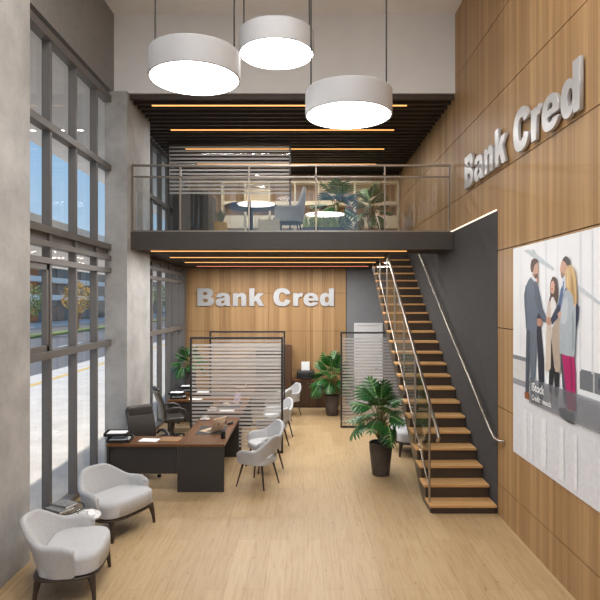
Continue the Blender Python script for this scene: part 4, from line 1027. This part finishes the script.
def text(body, size, y, z, bold):
    cu = bpy.data.curves.new('txt', 'FONT'); cu.body = body; cu.size = size; cu.offset = bold; cu.extrude = 0.0004
    cu.resolution_u = 3
    mt = Matrix(((0, 0, -1, xo - 0.0012), (-1, 0, 0, y), (0, 1, 0, z), (0, 0, 0, 1)))
    curve_to_mesh(cu, 'caption', M['paper'], t, mt)
text('iStock', 0.135, -0.625, 0.865, 0.002)
text('Credit:', 0.085, -0.625, 0.76, 0.001)
text('ooock', 0.085, -0.92, 0.76, 0.001)

# ------------------------------------------------------------------ light
w = bpy.data.worlds.new('daylight'); sc.world = w; w.use_nodes = True; nt = w.node_tree
bg = nt.nodes['Background']
tc = nt.nodes.new('ShaderNodeTexCoord'); sp = nt.nodes.new('ShaderNodeSeparateXYZ'); nt.links.new(tc.outputs['Generated'], sp.inputs[0])
r = ramp(nt, [(0.0, (0.62, 0.78, 0.93, 1)), (0.25, (0.36, 0.60, 0.90, 1)), (0.8, (0.16, 0.36, 0.74, 1))]); nt.links.new(sp.outputs[2], r.inputs['Fac'])
nt.links.new(r.outputs['Color'], bg.inputs['Color']); bg.inputs['Strength'].default_value = 1.0
sun = bpy.data.lights.new('sun', 'SUN'); sun.energy = 4.2; sun.angle = R(1.5); sun.color = (1, 0.94, 0.86)
so = bpy.data.objects.new('sun', sun); C.objects.link(so); so.rotation_euler = Vector((0.45, 0.35, -1)).to_track_quat('-Z', 'Y').to_euler()
def area(name, loc, sx, sy, e, c=(1, 0.985, 0.965), rot=(0, 0, 0)):
    l = bpy.data.lights.new(name, 'AREA'); l.shape = 'RECTANGLE'; l.size = sx; l.size_y = sy; l.energy = e; l.color = c
    o = bpy.data.objects.new(name, l); C.objects.link(o); o.location = loc; o.rotation_euler = rot; return o
# unseen ceiling fill lights and rings, added in a grid to brighten the front hall
for x in (-1.9, -0.4, 1.1):
    for y in (0.6, 2.9, 5.2):
        m = MB().lathe([(0.17, -0.012), (0.20, -0.012), (0.205, -0.002), (0.17, -0.002)], 32, c=(x, y, ZC)); struct('added_fill_ring', m, M['lamp_white'])
        o = area('added_fill_light', (x, y, ZC - 0.02), 0.33, 0.33, 40); o.data.shape = 'DISK'
# near-white fill lights added along the coloured strip lamps
for y, e in ((10.24, 70), (11.69, 95), (13.14, 95), (14.59, 85)): area('added_strip_fill', (-0.5, y, ZS - 0.024), 4.2, 0.05, e)
for y in (11.67, 14.57): area('added_strip_fill', (-0.5, y, ZU - 0.118), 4.2, 0.05, 75)

# ------------------------------------------------------------------ camera / view
cam = bpy.data.cameras.new('camera'); co = bpy.data.objects.new('camera', cam); C.objects.link(co)
co.location = (0, 0, H); co.rotation_euler = (PI / 2, 0, 0)
cam.sensor_width = 36; cam.lens = F / 600 * 36; cam.shift_x = -4 / 600; cam.shift_y = 2 / 600; cam.clip_start = 0.05; cam.clip_end = 600
sc.camera = co
sc.view_settings.view_transform = 'Standard'; sc.view_settings.look = 'None'; sc.view_settings.gamma = 1; sc.view_settings.exposure = 0
sc.view_settings.use_curve_mapping = False
cy = sc.cycles
cy.max_bounces = 10; cy.diffuse_bounces = 5; cy.glossy_bounces = 4; cy.transparent_max_bounces = 24; cy.transmission_bounces = 6
cy.sample_clamp_indirect = 6; cy.use_denoising = True; cy.caustics_reflective = False; cy.caustics_refractive = False
